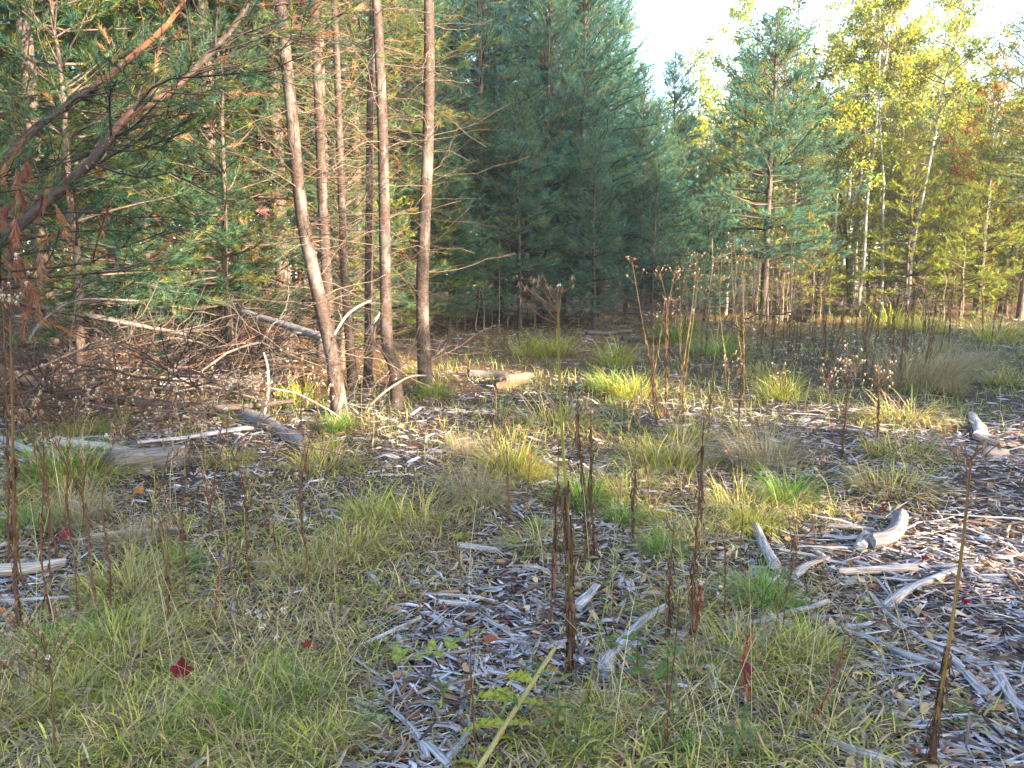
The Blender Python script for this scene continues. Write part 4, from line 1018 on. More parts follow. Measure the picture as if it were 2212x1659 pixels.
TM = {'green': [tuft_mesh(1, 520, .30, .11, .0035, .35, GRN), tuft_mesh(2, 420, .26, .14, .0035, .2, GRN)], 'yellow': [tuft_mesh(3, 400, .34, .14, .0042, .2, YLG), tuft_mesh(4, 300, .3, .13, .004, .35, YLG)],
      'straw': [tuft_mesh(5, 900, .50, .21, .0018, .45, STR), tuft_mesh(6, 800, .46, .20, .0018, .3, STR)], 'gold': [tuft_mesh(7, 500, .30, .14, .004, .5, GLD), tuft_mesh(8, 420, .26, .14, .0042, .35, GLD)],
      'olive': [tuft_mesh(9, 380, .24, .19, .0042, .15, OLIVE), tuft_mesh(10, 340, .28, .20, .0036, .25, OLIVE)]}
h = _h
TNAME = {'green': 'grass_tuft', 'yellow': 'grass_tuft', 'straw': 'dry_grass_clump', 'gold': 'grass_tuft', 'olive': 'grass_tuft'}
RAD = {'green': .24, 'yellow': .27, 'straw': .40, 'gold': .26, 'olive': .22}
rt = random.Random(8)
def tuft(u, v, wpx, kind, label, group=None, tint=(1, 1, 1)):
    p = gp(u, v)
    d = math.hypot(p[0], p[1])
    o = put(TNAME[kind], rt.choice(TM[kind]), None, p, (0, 0, rt.uniform(0, 6.28)), wpx / F_PX * d / RAD[kind])
    o.color = (*tint, 1)
    return tag(o, label, 'grass tuft' if kind != 'straw' else 'dry grass', group)
for a in [(1430, 1196, 66, 'green', 'dense green sedge tuft beneath the yellow tuft in the centre'), (1412, 1120, 50, 'yellow', 'bright yellow-green tuft directly behind the dense green tuft'),
          (1630, 1140, 80, 'yellow', 'bright yellow-green tuft arching over the torn grey post'), (1700, 1085, 85, 'green', 'green tuft at the foot of the dry beige clump'),
          (1655, 1010, 115, 'straw', 'wispy beige dry grass clump beside the sunlit chips'), (1500, 1010, 70, 'straw', 'small beige dry grass clump next to the tall dark stalk'),
          (1690, 862, 85, 'yellow', 'long sunlit yellow grass tuft at the head of the bright strip'), (1640, 1300, 85, 'green', 'rich green tuft drooping over the chips above the red stems'),
          (1690, 1320, 60, 'green', 'smaller green tuft touching the rich drooping one'), (1100, 1020, 80, 'gold', 'golden sunlit grass around the red leaf in the centre'), (1150, 1035, 60, 'gold', 'golden sunlit grass below the yellow seedling'),
          (1030, 1075, 110, 'straw', 'wispy grey-beige dry grass clump beside the golden grass'), (1200, 765, 80, 'yellow', 'sunlit yellow-green grass patch before the shaded pines'), (1140, 768, 60, 'yellow', 'sunlit grass patch beside the debris before the pines'),
          (2005, 716, 46, 'yellow', 'glowing yellow shoots at the edge of the sunlit wood'), (2150, 738, 70, 'yellow', 'bright yellow grass at the far right edge'), (1925, 708, 60, 'yellow', 'bright low grass beyond the dark weed stems'),
          (1965, 838, 120, 'straw', 'largest beige dry grass cloud behind the chips'), (2030, 828, 90, 'straw', 'beige dry grass beside the largest cloud'), (797, 1578, 40, 'green', 'small round deep green tuft at the bottom of the bare patch'),
          (385, 1228, 60, 'green', 'deep green tuft within the matted grass at the left'), (655, 1520, 80, 'green', 'dark fine green tuft beside the maroon leaves'), (1370, 860, 90, 'yellow', 'loose yellow-green grass beside the tall stalks, larger'),
          (1320, 840, 70, 'green', 'loose green grass beside the half-buried log'), (830, 1412, 38, 'green', 'small dark green tuft on the edge of the bare patch'), (1165, 1140, 36, 'green', 'little green tuft among the dark stalks'),
          (1945, 985, 80, 'olive', 'sparse olive tuft in front of the sunlit strip'), (1925, 1060, 80, 'olive', 'sparse olive tuft above the bent elbow log'), (60, 1140, 70, 'green', 'drooping green grass at the left picture edge'), (730, 930, 50, 'green', 'fine green grass at the foot of the twin trunk'),
          (640, 880, 90, 'yellow', 'yellow-green grass between hanging trunk and twin trunk'), (700, 1010, 80, 'olive', 'olive grass clump in front of the slanting log'), (1790, 1560, 60, 'olive', 'olive grass clump round the red curved stem'), (1560, 1420, 80, 'olive', 'olive tuft behind the red leafy stems'),
          (1460, 740, 70, 'green', 'green grass at the end of the dark logs'), (1560, 770, 80, 'green', 'green grass among the tall weeds'), (1480, 950, 60, 'olive', 'olive tuft between tall stalks and chips'), (2060, 1548, 40, 'green', 'tiny green tuft beside the right-hand brown stalk'), (1870, 1345, 28, 'green', 'tiny green tuft above the cracked strip'),
          (940, 860, 50, 'green', 'green grass at the foot of the thickest trunk'), (1250, 1635, 80, 'yellow', 'long yellow-green blades at the bottom edge'), (1010, 985, 60, 'straw', 'thin dry grass on the debris mound edge'), (280, 1180, 90, 'straw', 'dry straw clump among weed stems on the left'), (160, 1130, 80, 'straw', 'dry straw clump near the left picture edge')]:
    tuft(*a)
n = 0
while n < 70:
    u, v = rt.uniform(0, 2212), rt.uniform(730, 1650)
    p = gp(u, v)
    if rt.random() > float(grassiness(p[0], p[1])): continue
    far = v < 900
    k = rt.choice(['olive', 'yellow', 'olive', 'straw', 'green']) if far else rt.choice(['olive', 'olive', 'olive', 'green', 'yellow'])
    w = rt.uniform(35, 70) if far else rt.uniform(50, 110)
    z = ('beyond the chips' if u > 1100 else 'near the bare trunks') if far else ('in the matted turf at the left' if u < 950 else 'in the turf at the bottom right')
    nm = {'olive': 'olive', 'yellow': 'yellow-green', 'straw': 'dry beige', 'green': 'green'}[k]
    tuft(u, v, w, k, '%s grass tuft growing %s' % (nm, z), '%s grass tufts %s' % (nm, z))
    n += 1

# ------------------------------------------------------------------ weeds
WR = np.random.default_rng(505)
BRN, YST, RED = np.array([.12, .055, .03]), np.array([.26, .25, .05]), np.array([.20, .04, .03])
def weed_parts(P, r0, r, leaves=(.0, .6, 40), head='bract', hn=10, hsize=.14, c0=BRN, c1=YST, c2=BRN, leafcol=(.095, .052, .034), leaflen=.07, top=.8, flufff=.3, wide=.9, ssp=.035):
    k = len(P); H = np.linalg.norm(P[-1] - P[0])
    t = np.linspace(0, 1, k)[:, None]
    cc = np.where(t < .5, c0 + (c1 - c0) * (t / .5), c1 + (c2 - c1) * ((t - .5) / .5))
    st_ = Geo().add(*tubes(P, r0 * np.linspace(1, .45, k), 6, cc[None], r=r))
    out = {'stem': st_}
    if leaves and leaves[2]:
        n = leaves[2]; u = leaves[0] + (leaves[1] - leaves[0]) * r.random(n) ** 1.25
        p, tt = along(P[None], np.zeros(n, int), u)
        az = r.random(n) * 6.283
        L = leaflen * r.uniform(.5, 1.4, n)
        o1 = np.stack([np.cos(az), np.sin(az), .1 * np.ones(n)], -1)
        sd = np.stack([-np.sin(az), np.cos(az), r.normal(size=n) * .5], -1) * (leaflen * .065 * r.uniform(.5, 1.3, n))[:, None]
        a = p; b = p + o1 * L[:, None] * .18 + np.array([0, 0, -.12]) * L[:, None]
        c = b + (o1 * r.uniform(-.2, .2, (n, 1)) + np.array([0, 0, -.5])) * L[:, None]; d = c + (o1 * r.uniform(-.4, .3, (n, 1)) + np.array([0, 0, -.35])) * L[:, None]
        V = np.stack([a - sd * .4, a + sd * .4, b - sd, b + sd, c - sd * .9, c + sd * .9, d], 1)
        T = np.array([[0, 1, 3], [0, 3, 2], [2, 3, 5], [2, 5, 4], [4, 5, 6]])
        T = (np.arange(n)[:, None, None] * 7 + T[None]).reshape(-1, 3)
        lc = np.asarray(leafcol)[None] * r.uniform(.6, 1.7, (n, 1))
        out['dried_leaves'] = Geo().add(V.reshape(-1, 3), T, np.repeat(lc, 7, 0))
    if head:
        hg, fg = Geo(), Geo()
        u = top + (1 - top) * r.random(hn)
        p, tt = along(P[None], np.zeros(hn, int), u)
        az = r.random(hn) * 6.283
        d = unit(tt * .75 + np.stack([np.cos(az), np.sin(az), 0 * az], -1) * wide)
        L = hsize * r.uniform(.5, 1.15, hn) * (1.15 - (u - top) / (1 - top) * .5)
        Q = bpaths(p, d, L, 5, np.full(hn, .25), .12, r)
        hg.add(*tubes(Q, np.full((hn, 5), max(.0012, r0 * .22)), 4, c2 * 1.3, r=r))
        a, b, l2, i, _ = subs(Q, L, ssp, .4, .45, R(40), r, .25, .3, .02)
        Q2 = bpaths(a, b, l2, 3, np.full(len(l2), .2), .1, r)
        hg.add(*tubes(Q2, np.full((len(l2), 3), max(.0009, r0 * .15)), 3, c2 * 1.3, r=r))
        tips = np.concatenate([Q[:, -1], Q2[:, -1]])
        if head in ('bract', 'fluff'):
            m = 6; idx = np.repeat(np.arange(len(tips)), m)
            d = unit(rdir(len(idx), r) * [.5, .5, .3] + [0, 0, -.8]); s = r.uniform(.012, .026, len(idx))[:, None]
            e = unit(np.cross(d, rdir(len(idx), r))) * .003
            q = tips[idx]
            V = np.stack([q - e, q + e, q + d * s], 1).reshape(-1, 3)
            hg.add(V, np.arange(len(V)).reshape(-1, 3), np.repeat(np.array([.38, .25, .17])[None] * r.uniform(.6, 1.3, (len(idx), 1)), 3, 0))
        if head == 'button':
            for q in tips:
                rad = r.uniform(.0035, .0055)
                pp = np.array([q, q + [0, 0, .004], q + [0, 0, .0075]])
                hg.add(*tubes(pp, np.array([rad * .6, rad, rad * .95]), 8, (.42, .30, .20), cap=True, r=r))
                e = rdir(6, r) * [.4, .4, .1] + [0, 0, -.8]
                w_ = unit(np.cross(e, rdir(6, r))) * .0012
                V = np.stack([q - w_, q + w_, q + unit(e) * .010], 1).reshape(-1, 3)
                hg.add(V, np.arange(18).reshape(-1, 3), np.array([.30, .20, .12]))
        sel = tips[r.random(len(tips)) < flufff]
        if len(sel):
            m = 26; idx = np.repeat(np.arange(len(sel)), m)
            d = unit(rdir(len(idx), r) + [0, 0, .2]); s = (r.uniform(.005, .011, len(sel))[idx] * r.uniform(.6, 1.1, len(idx)))[:, None]
            e = unit(np.cross(d, rdir(len(idx), r))) * .0018
            q = sel[idx]
            V = np.stack([q, q + d * s - e, q + d * s + e], 1).reshape(-1, 3)
            fg.add(V, np.arange(len(V)).reshape(-1, 3), np.array([.78, .77, .75]))
            out['seed_fluff'] = fg
        out['seed_head'] = hg
    return out
def part(n_, m, e):
    o = put(n_, m, e)
    if n_ != 'stem': o['kind'] = 'stuff'
    return o
WM = {'stem': M_stem, 'dried_leaves': M_litter, 'seed_head': M_litter, 'seed_fluff': M_fluff}
def weed_px(label, pts, r0, seed, dy=0.0, name='weed_stalk', **k):
    b = gp(*pts[0])
    W = np.array([b] + [at(u, v, b[1] + dy * i) for i, (u, v) in enumerate(pts[1:], 1)]) - b
    W[0, 2] -= .02
    e = empty(name, b, label, 'weed')
    for nme, G in weed_parts(spline(W, 14), r0, np.random.default_rng(seed), **k).items():
        part(nme, G.mesh(nme, WM[nme], nme == 'stem'), e)
    return e
GRS = np.array([.20, .24, .05])
weed_px('tallest weed in the centre with drooping brown flower heads and shaggy dark foot', [(1230, 1468), (1232, 1300), (1228, 1130), (1215, 950), (1208, 800), (1206, 690), (1205, 640)], .0085, 1, leaves=(.0, .42, 190), hn=12, hsize=.20, top=.80, wide=1.9, ssp=.055, c0=np.array([.16, .12, .03]), c1=np.array([.24, .24, .04]), c2=np.array([.17, .09, .05]), leaflen=.085, flufff=.06)
weed_px('dark weed stalk just left of the tallest weed', [(1188, 1362), (1196, 1200), (1203, 1080), (1207, 955)], .005, 2, leaves=(.0, .8, 70), hn=4, hsize=.05, top=.9, c1=BRN * 1.2, flufff=0)
weed_px('crooked dark stalk with a white seed tuft at its tip', [(1270, 1215), (1264, 1080), (1252, 960), (1246, 872)], .005, 3, leaves=(.0, .95, 110), hn=3, hsize=.04, top=.93, c1=BRN, flufff=.9)
weed_px('straight dark stalk right behind the crooked one', [(1284, 1205), (1278, 1040), (1276, 880)], .0045, 4, leaves=(.0, .9, 90), hn=4, hsize=.05, top=.92, c1=BRN, flufff=.1)
weed_px('short shaggy brown stalk beside the dense green tuft', [(1365, 1178), (1369, 1080), (1373, 945)], .004, 5, leaves=(.0, .8, 80), hn=4, hsize=.05, top=.9, c1=YST * .8, flufff=.1)
weed_px('slim reddish-brown stalk rising past the green tuft', [(1492, 1400), (1497, 1260), (1510, 1080), (1521, 900)], .0048, 6, leaves=(.0, .9, 80), hn=6, hsize=.07, top=.9, c1=BRN * 1.3, flufff=.15)
weed_px('brown stalk standing by the pale crooked log', [(1440, 1386), (1447, 1260), (1456, 1130)], .004, 7, leaves=(.0, .7, 60), hn=5, hsize=.06, top=.88, c1=BRN * 1.2, flufff=.2)
weed_px('thin red-brown stem in the lower brambles', [(1434, 1640), (1447, 1506), (1464, 1339), (1468, 1273)], .0028, 8, leaves=(.0, .5, 16), head=None, c0=RED, c1=BRN, c2=BRN, leaflen=.04)
weed_px('tall brown stalk with ragged foot standing at the right on the chips', [(2008, 1658), (2022, 1560), (2050, 1390), (2080, 1170), (2098, 985)], .0075, 9, leaves=(.0, .5, 130), hn=9, hsize=.10, top=.93, c0=np.array([.11, .06, .03]), c1=np.array([.28, .18, .05]), c2=np.array([.18, .08, .045]), leaflen=.06, leafcol=(.08, .042, .025), flufff=0)
weed_px('dark leafless stem at the bottom of the bare patch', [(1030, 1648), (1020, 1506), (1014, 1359)], .0026, 10, leaves=(.1, .9, 14), head=None, c1=BRN * .8, leaflen=.02)
weed_px('leaning yellow-green stem beside the tallest weed foot', [(1246, 1572), (1277, 1456), (1304, 1323), (1344, 1156)], .0036, 11, leaves=(.05, .3, 36), head=None, c0=YST, c1=GRS, c2=GRS, leafcol=(.12, .11, .03), leaflen=.06)
weed_px('tall brown stalk with white fluff at the left picture edge', [(37, 1358), (31, 1150), (26, 850), (20, 580)], .0075, 12, leaves=(.0, .55, 120), hn=10, hsize=.14, top=.86, c1=np.array([.20, .11, .04]), flufff=.45)
weed_px('second tall stalk close by the picture-edge stalk', [(18, 1230), (16, 1000), (10, 800), (8, 640)], .005, 13, leaves=(.0, .8, 80), hn=8, hsize=.12, top=.85, c1=BRN * 1.5, flufff=.4)
weed_px('brown stalk standing alone in the matted grass', [(363, 1366), (362, 1240), (362, 1139)], .004, 14, leaves=(.0, .7, 40), hn=3, hsize=.03, top=.93, c1=np.array([.2, .12, .05]), flufff=0, leaflen=.045)
weed_px('branched dry weed with tan button seed heads at the bottom corner', [(118, 1662), (112, 1480), (100, 1415), (92, 1368)], .0038, 15, leaves=(.1, .5, 8), head='button', hn=16, hsize=.15, top=.25, c0=np.array([.15, .13, .05]), c1=np.array([.14, .09, .05]), leaflen=.03, flufff=.04)
weed_px('thin green stem with white fluffy tips in the matted grass', [(581, 1648), (590, 1480), (596, 1332)], .0026, 16, leaves=(.2, .9, 18), head='button', hn=7, hsize=.09, top=.72, c0=GRS, c1=GRS, c2=np.array([.16, .13, .06]), leafcol=(.12, .13, .05), leaflen=.035, flufff=.5)
weed_px('dark red spike standing before the sunlit strip', [(1818, 990), (1826, 900), (1833, 800)], .0055, 17, leaves=(.0, .6, 60), hn=4, hsize=.04, top=.93, c0=RED * .6, c1=RED * .6, c2=BRN, flufff=0)
weed_px('short dark stalk standing in the sunlit strip', [(1896, 948), (1898, 870), (1897, 792)], .005, 18, leaves=(.0, .8, 50), hn=4, hsize=.05, top=.92, c1=BRN * 1.2, flufff=.1)
weed_px('thin stalk with a tiny pale seed cup beside the green tuft', [(1712, 1236), (1718, 1150), (1726, 1075)], .003, 19, leaves=(.1, .5, 14), hn=4, hsize=.035, top=.93, c0=RED * .8, c1=BRN * 1.6, flufff=0)
weed_px('thin red stem leaning in the matted grass', [(460, 1358), (470, 1270), (481, 1180)], .0025, 20, leaves=(.0, .9, 26), head=None, c0=RED, c1=RED, c2=RED * .8, leafcol=(.22, .06, .04), leaflen=.035)
weed_px('bare curving red stem at the edge of the turf', [(1702, 1586), (1758, 1549), (1795, 1479), (1818, 1416), (1826, 1374)], .0034, 21, leaves=(.1, .5, 8), head=None, c0=RED * 1.3, c1=RED * 1.2, c2=RED, leafcol=(.22, .05, .04), leaflen=.04)
weed_px('red leafy stem with a withered maroon leaf', [(1636, 1540), (1608, 1453), (1612, 1389), (1626, 1359)], .003, 22, leaves=(.0, 1., 30), head=None, c0=RED * 1.3, c1=RED * 1.2, c2=RED, leafcol=(.24, .06, .04), leaflen=.05)
weed_px('reddish bushy weed with white seed tufts beside the brown stalk', [(1500, 1390), (1506, 1320), (1512, 1262)], .004, 23, leaves=(.0, 1., 60), hn=10, hsize=.09, top=.4, c0=RED, c1=RED, c2=RED, leafcol=(.22, .06, .04), leaflen=.05, flufff=.5)

def weed_variant(seed, H, **k):
    r = np.random.default_rng(seed)
    P = np.array([[0, 0, -.02], [.01, .005, H * .3], [r.normal() * .03, r.normal() * .03, H * .65], [r.normal() * .06, r.normal() * .06, H]])
    return [(n_, G.mesh(n_, WM[n_], n_ == 'stem')) for n_, G in weed_parts(spline(P, 12), r=r, **k).items()]
V_tall = [weed_variant(601, 1.7, r0=.0048, leaves=(.0, .6, 90), hn=8, hsize=.13, top=.80, ssp=.05, flufff=.3, leafcol=(.10, .065, .035), leaflen=.075, c0=BRN * 1.2, c1=np.array([.17, .13, .055])), weed_variant(602, 1.5, r0=.0048, leaves=(.0, .75, 100), hn=7, hsize=.12, top=.82, ssp=.05, flufff=.3, leafcol=(.09, .05, .03), leaflen=.075, c0=BRN * 1.1, c1=np.array([.15, .10, .05])),
          weed_variant(603, 1.85, r0=.0048, leaves=(.0, .5, 60), hn=9, hsize=.15, top=.78, ssp=.05, flufff=.35, c1=np.array([.24, .22, .06]), leafcol=(.10, .08, .035), leaflen=.08)]
V_dark = [weed_variant(611, 1.25, r0=.006, leaves=(.0, .95, 170), hn=8, hsize=.12, top=.85, flufff=.35, c1=BRN * 1.5, leafcol=(.13, .09, .05), leaflen=.085), weed_variant(612, 1.1, r0=.006, leaves=(.0, .95, 150), hn=8, hsize=.12, top=.82, flufff=.4, c1=BRN * 1.6, leafcol=(.15, .11, .055), leaflen=.085)]
V_thin = [weed_variant(621, .62, r0=.0032, leaves=(.0, .8, 36), hn=4, hsize=.05, top=.88, flufff=.08, c1=BRN * 1.4, leaflen=.04), weed_variant(622, .75, r0=.0032, leaves=(.0, .7, 30), hn=4, hsize=.05, top=.88, flufff=.12, c0=RED * .7, c1=BRN * 1.5, leaflen=.04), weed_variant(623, .55, r0=.0026, leaves=(.0, .6, 20), hn=3, hsize=.04, top=.9, flufff=0, c1=YST, leaflen=.04)]
V_ast = [weed_variant(631, .55, r0=.003, leaves=(.1, .8, 24), hn=14, hsize=.2, top=.4, flufff=.45, c1=BRN * 1.4, leafcol=(.14, .12, .05), leaflen=.035), weed_variant(632, .48, r0=.0028, leaves=(.1, .8, 20), hn=12, hsize=.17, top=.4, flufff=.5, c1=GRS, leafcol=(.12, .13, .05), leaflen=.035)]
rw = random.Random(15)
def weeds(vs, n, u0, u1, v0, v1, s0, s1, label, group, y_pow=1):
    for i in range(n):
        p = gp(rw.uniform(u0, u1), rw.uniform(v0, v1))
        e = empty('weed_stalk', p, label, 'weed', group, rw.uniform(0, 6.28), rw.uniform(s0, s1))
        e.rotation_euler = (rw.gauss(0, .08), rw.gauss(0, .08), rw.uniform(0, 6.28))
        for nme, m in rw.choice(vs): part(nme, m, e)
weeds(V_tall, 16, 1395, 1530, 760, 925, .65, 1.1, 'tall brown and yellow weed stalk in the loose cluster beyond the dense green tuft', 'tall weeds right of the centre')
weeds(V_tall, 9, 1530, 1650, 790, 985, .65, 1.1, 'tall dark-footed weed stalk beside the beige dry clump', 'tall weeds beside the dry clump')
weeds(V_tall, 20, 1600, 1800, 715, 820, .7, 1.1, 'fluffy-topped weed stalk standing before the open bluish pine', 'fluffy weeds before the open pine')
weeds(V_dark, 20, 1780, 2000, 750, 840, .75, 1.1, 'dark shaggy weed stalk in the row behind the chips', 'dark shaggy weeds behind the chips')
weeds(V_tall, 16, 1990, 2230, 690, 770, .8, 1.25, 'white-fluffed weed at the edge of the sunlit wood', 'white-fluffed weeds by the sunlit wood')
weeds(V_tall, 16, 1450, 2000, 692, 745, .7, 1.1, 'distant fluffy weed before the sunlit wood', 'distant fluffy weeds')
weeds(V_thin, 30, 20, 680, 1010, 1360, .8, 1.4, 'thin red-brown weed stalk in the grass on the left', 'thin weed stalks on the left')
weeds(V_ast, 26, 120, 700, 850, 1010, .8, 1.3, 'white-seeded aster growing before the brush pile', 'white-seeded asters before the brush pile')
weeds(V_ast, 10, 1480, 2000, 800, 900, .8, 1.2, 'white-seeded aster among the weeds behind the chips', 'white-seeded asters behind the chips')
weeds(V_thin, 14, 960, 1420, 900, 1260, .6, 1.1, 'thin brown weed stalk standing in the middle of the clearing', 'thin weed stalks in the middle')
weeds(V_thin, 10, 1480, 1800, 1000, 1400, .5, .9, 'thin brown weed stalk near the green tufts', 'thin weed stalks near the green tufts')

# ------------------------------------------------------------------ leafy plants
def leaf_geo(L, W, fold=.25, droop=.3, jag=0.0, k=7, r=None):
    """one leaf along +X: midrib fold, drooping tip, optional jagged edge"""
    u = np.linspace(0, 1, k)
    wv = W * np.sin(np.pi * np.clip(u * .93 + .04, 0, 1)) ** .8
    if jag: wv = wv * np.where(np.arange(k) % 2 == 0, 1 - jag, 1 + jag * .3)
    x = u * L; z = -droop * L * u ** 2
    mid = np.stack([x, 0 * x, z], -1)
    off = -.06 * L if jag else 0
    a = np.stack([x + off * (np.arange(k) % 2 == 0), wv, z + fold * wv], -1); b = a * [1, -1, 1]
    V = np.concatenate([mid, a, b]); T = []
    for i in range(k - 1):
        for o, f in ((k, 0), (2 * k, 1)):
            q = [[i, i + 1, o + i + 1], [i, o + i + 1, o + i]]
            T += [t[::-1] if f else t for t in q]
    return V, np.array(T)
LM = {}
def leaf_mesh(key, L, W, col, **k):
    if key not in LM:
        V, T = leaf_geo(L, W, **k)
        sh = np.r_[np.full(len(V) // 3, 1.25), np.full(2 * (len(V) // 3), 1.0)][:, None]
        LM[key] = Geo().add(V, T, np.asarray(col)[None] * sh).mesh('leaf', M_leafb, True)
    return LM[key]
PR = random.Random(33)
def leafy_plant(u, v, label, hgt, nl, key, L, W, col, cat='leafy plant', group=None, name='leafy_plant', stemcol=(.14, .16, .05), lean=(0, 0), el=(.1, 1.0), u0=.1, **k):
    p = gp(u, v)
    e = empty(name, p, label, cat, group)
    P = spline([[0, 0, -.01], [lean[0] * .4, lean[1] * .4, hgt * .5], [lean[0], lean[1], hgt]], 8)
    put('stem', Geo().add(*tubes(P, np.linspace(.0035, .0015, 8), 5, stemcol, r=WR)).mesh('stem', M_stem, True), e)
    for i in range(nl):
        t = u0 + (1 - u0) * (i + .5) / nl
        q = P[min(7, int(t * 7.99))]
        o = put('leaf', leaf_mesh(key, L, W, col, **k), e, q, (PR.uniform(-.3, .3), -PR.uniform(*el), i * 2.4 + PR.uniform(-.4, .4)), PR.uniform(.65, 1.15))
        j = PR.uniform(.75, 1.25); o.color = (j * PR.uniform(.9, 1.3), j, j * .9, 1)
    return e
LG, LY = (.10, .16, .055), (.26, .27, .05)
for (u, v, lab, hg, nl, sc) in [(1205, 1600, 'bushy mid-green leafy plant right of the broken stalk', .20, 18, 1.), (1150, 1480, 'low green leafy plant at the tip of the broken stalk', .12, 12, .9), (1250, 1650, 'green leafy plant at the bottom edge in the centre', .18, 14, 1.), (1110, 1590, 'green leafy plant left of the broken stalk', .14, 12, .9),
                                (955, 1525, 'small lance-leaved seedling on the bare patch', .08, 8, .8), (1600, 1650, 'broad-bladed green plant at the bottom edge under the red stems', .12, 12, 1.1), (1450, 1600, 'green lance-leaved plant below the brambles', .15, 12, .9), (120, 1380, 'small green leafy plant at the foot of the tall left stalk', .07, 9, .6)]:
    leafy_plant(u, v, lab, hg, nl, 'lance%.1f' % sc, .075 * sc, .008 * sc, LG, el=(-.1, .9), droop=.25)
for (u, v, lab, hg, nl) in [(1375, 1500, 'bramble with pale green oval leaves beside the pale log', .24, 14), (1440, 1520, 'reddish-tinged bramble with oval leaves in the lower turf', .22, 13), (1320, 1430, 'small clover-like plant by the foot of the brown stalk', .10, 9), (1200, 880, 'low bramble in the middle ground beside the thin stalks', .15, 10), (280, 945, 'pale green bramble under the hanging trunk', .25, 14), (160, 920, 'green bramble in the shade of the leaning pine', .25, 14), (225, 960, 'bright bramble leaves beside the short flat log', .2, 12)]:
    leafy_plant(u, v, lab, hg, nl, 'oval', .055, .019, (.12, .19, .065), 'bramble', name='bramble', stemcol=(.13, .07, .04), el=(-.3, .5), u0=.3, droop=.2)
leafy_plant(1000, 1172, 'yellow-green rosette of broad leaves before the pale short stick', .05, 8, 'ros', .085, .017, LY, el=(.1, .7), name='rosette', droop=.3)
leafy_plant(1132, 1010, 'upright bright yellow seedling in the golden grass', .27, 16, 'spike', .05, .007, (.36, .36, .05), el=(.5, 1.2), name='yellow_seedling', stemcol=(.3, .3, .06))
leafy_plant(445, 1010, 'pale cream-leaved milkweed standing in front of the bleached log', .28, 12, 'cream', .06, .010, (.42, .42, .24), el=(.3, 1.1), name='milkweed', stemcol=(.25, .25, .12))
leafy_plant(1560, 1010, 'green grassy-leaved seedling at the foot of the tall weeds', .12, 9, 'lance0.9', .07, .008, LG)
leafy_plant(1820, 860, 'green-leaved plant standing behind the dark red spike', .3, 9, 'gold', .10, .018, (.16, .17, .05), el=(.2, .9))
leafy_plant(1350, 1110, 'slender yellow-green seedling behind the short shaggy stalk', .22, 10, 'spike', .05, .007, (.3, .3, .05), el=(.4, 1.1), stemcol=(.3, .3, .06))
for i in range(16):
    leafy_plant(PR.uniform(1010, 1480), PR.uniform(725, 800), 'small goldenrod plant before the shaded pines', PR.uniform(.25, .5), 11, 'gold', .10, .018, (.13, .16, .05), group='goldenrods before the shaded pines', name='goldenrod', el=(.0, .9))

# the broken pale stalk lying towards the bottom edge, with jagged leaves
def broken_stalk():
    W = np.array([gp(1016, 1690, .06), gp(1034, 1659, .07), gp(1100, 1553, .10), gp(1154, 1469, .13), gp(1196, 1403, .16)])
    b = W[0].copy()
    e = empty('broken_stalk', b, 'thick pale yellow broken weed stalk with jagged leaves lying at the bottom edge', 'weed')
    P = spline(W - b, 16)
    put('stem', Geo().add(*tubes(P, np.linspace(.0085, .0068, 16), 9, (.31, .28, .11), cap=True, rough=.10, ragged=1.2, r=WR)).mesh('stem', M_stem, True), e)
    for (t, az, el, s) in [(.30, 2.6, .1, 1.0), (.36, 2.2, .0, .8), (.50, 2.9, .1, 1.15), (.62, 2.7, .25, 1.3), (.66, .1, .1, 1.0), (.52, .3, .2, .8), (.74, 2.5, .2, 1.0), (.46, .9, -.1, .7), (.2, 2.4, .1, .9), (.8, .2, .3, .7)]:
        q = P[int(t * 15)]
        o = put('leaf', leaf_mesh('jag', .125, .027, (.30, .32, .05), jag=.30, k=13, fold=.25, droop=.45), e, q, (PR.uniform(-.4, .4), -el, az), s)
    for i in range(22):
        q = P[PR.randrange(1, 15)]
        put('leaf_scar', leaf_mesh('scar', .022, .003, (.07, .05, .03), k=4, droop=1.0), e, q, (0, PR.uniform(.2, 1.), PR.uniform(0, 6.28)), PR.uniform(.6, 1.2))
broken_stalk()
def fallen_shoot():
    b = gp(852, 1448)
    W = np.array([b + [0, 0, .03], gp(905, 1440) + [0, 0, .05], gp(960, 1430) + [0, 0, .05], gp(1000, 1405) + [0, 0, .06]]) - b
    e = empty('fallen_shoot', b, 'limp yellow-green shoot with oval leaves lying across the bare patch', 'weed')
    P = spline(W, 12)
    put('stem', Geo().add(*tubes(P, np.linspace(.005, .002, 12), 6, (.28, .29, .07), r=WR)).mesh('stem', M_stem, True), e)
    for (t, az, s) in [(.0, 1.4, 1.2), (.05, .8, 1.3), (.3, -.9, .9), (.5, 1.2, 1.), (.6, -1.1, 1.1), (.8, 1.6, 1.3), (.85, .6, 1.2), (1., .2, 1.), (.75, -.7, .9)]:
        put('leaf', leaf_mesh('shoot', .065, .016, (.24, .29, .06), droop=.1), e, P[int(t * 11)], (PR.uniform(-.4, .4), -PR.uniform(.1, .6), az), s)
fallen_shoot()

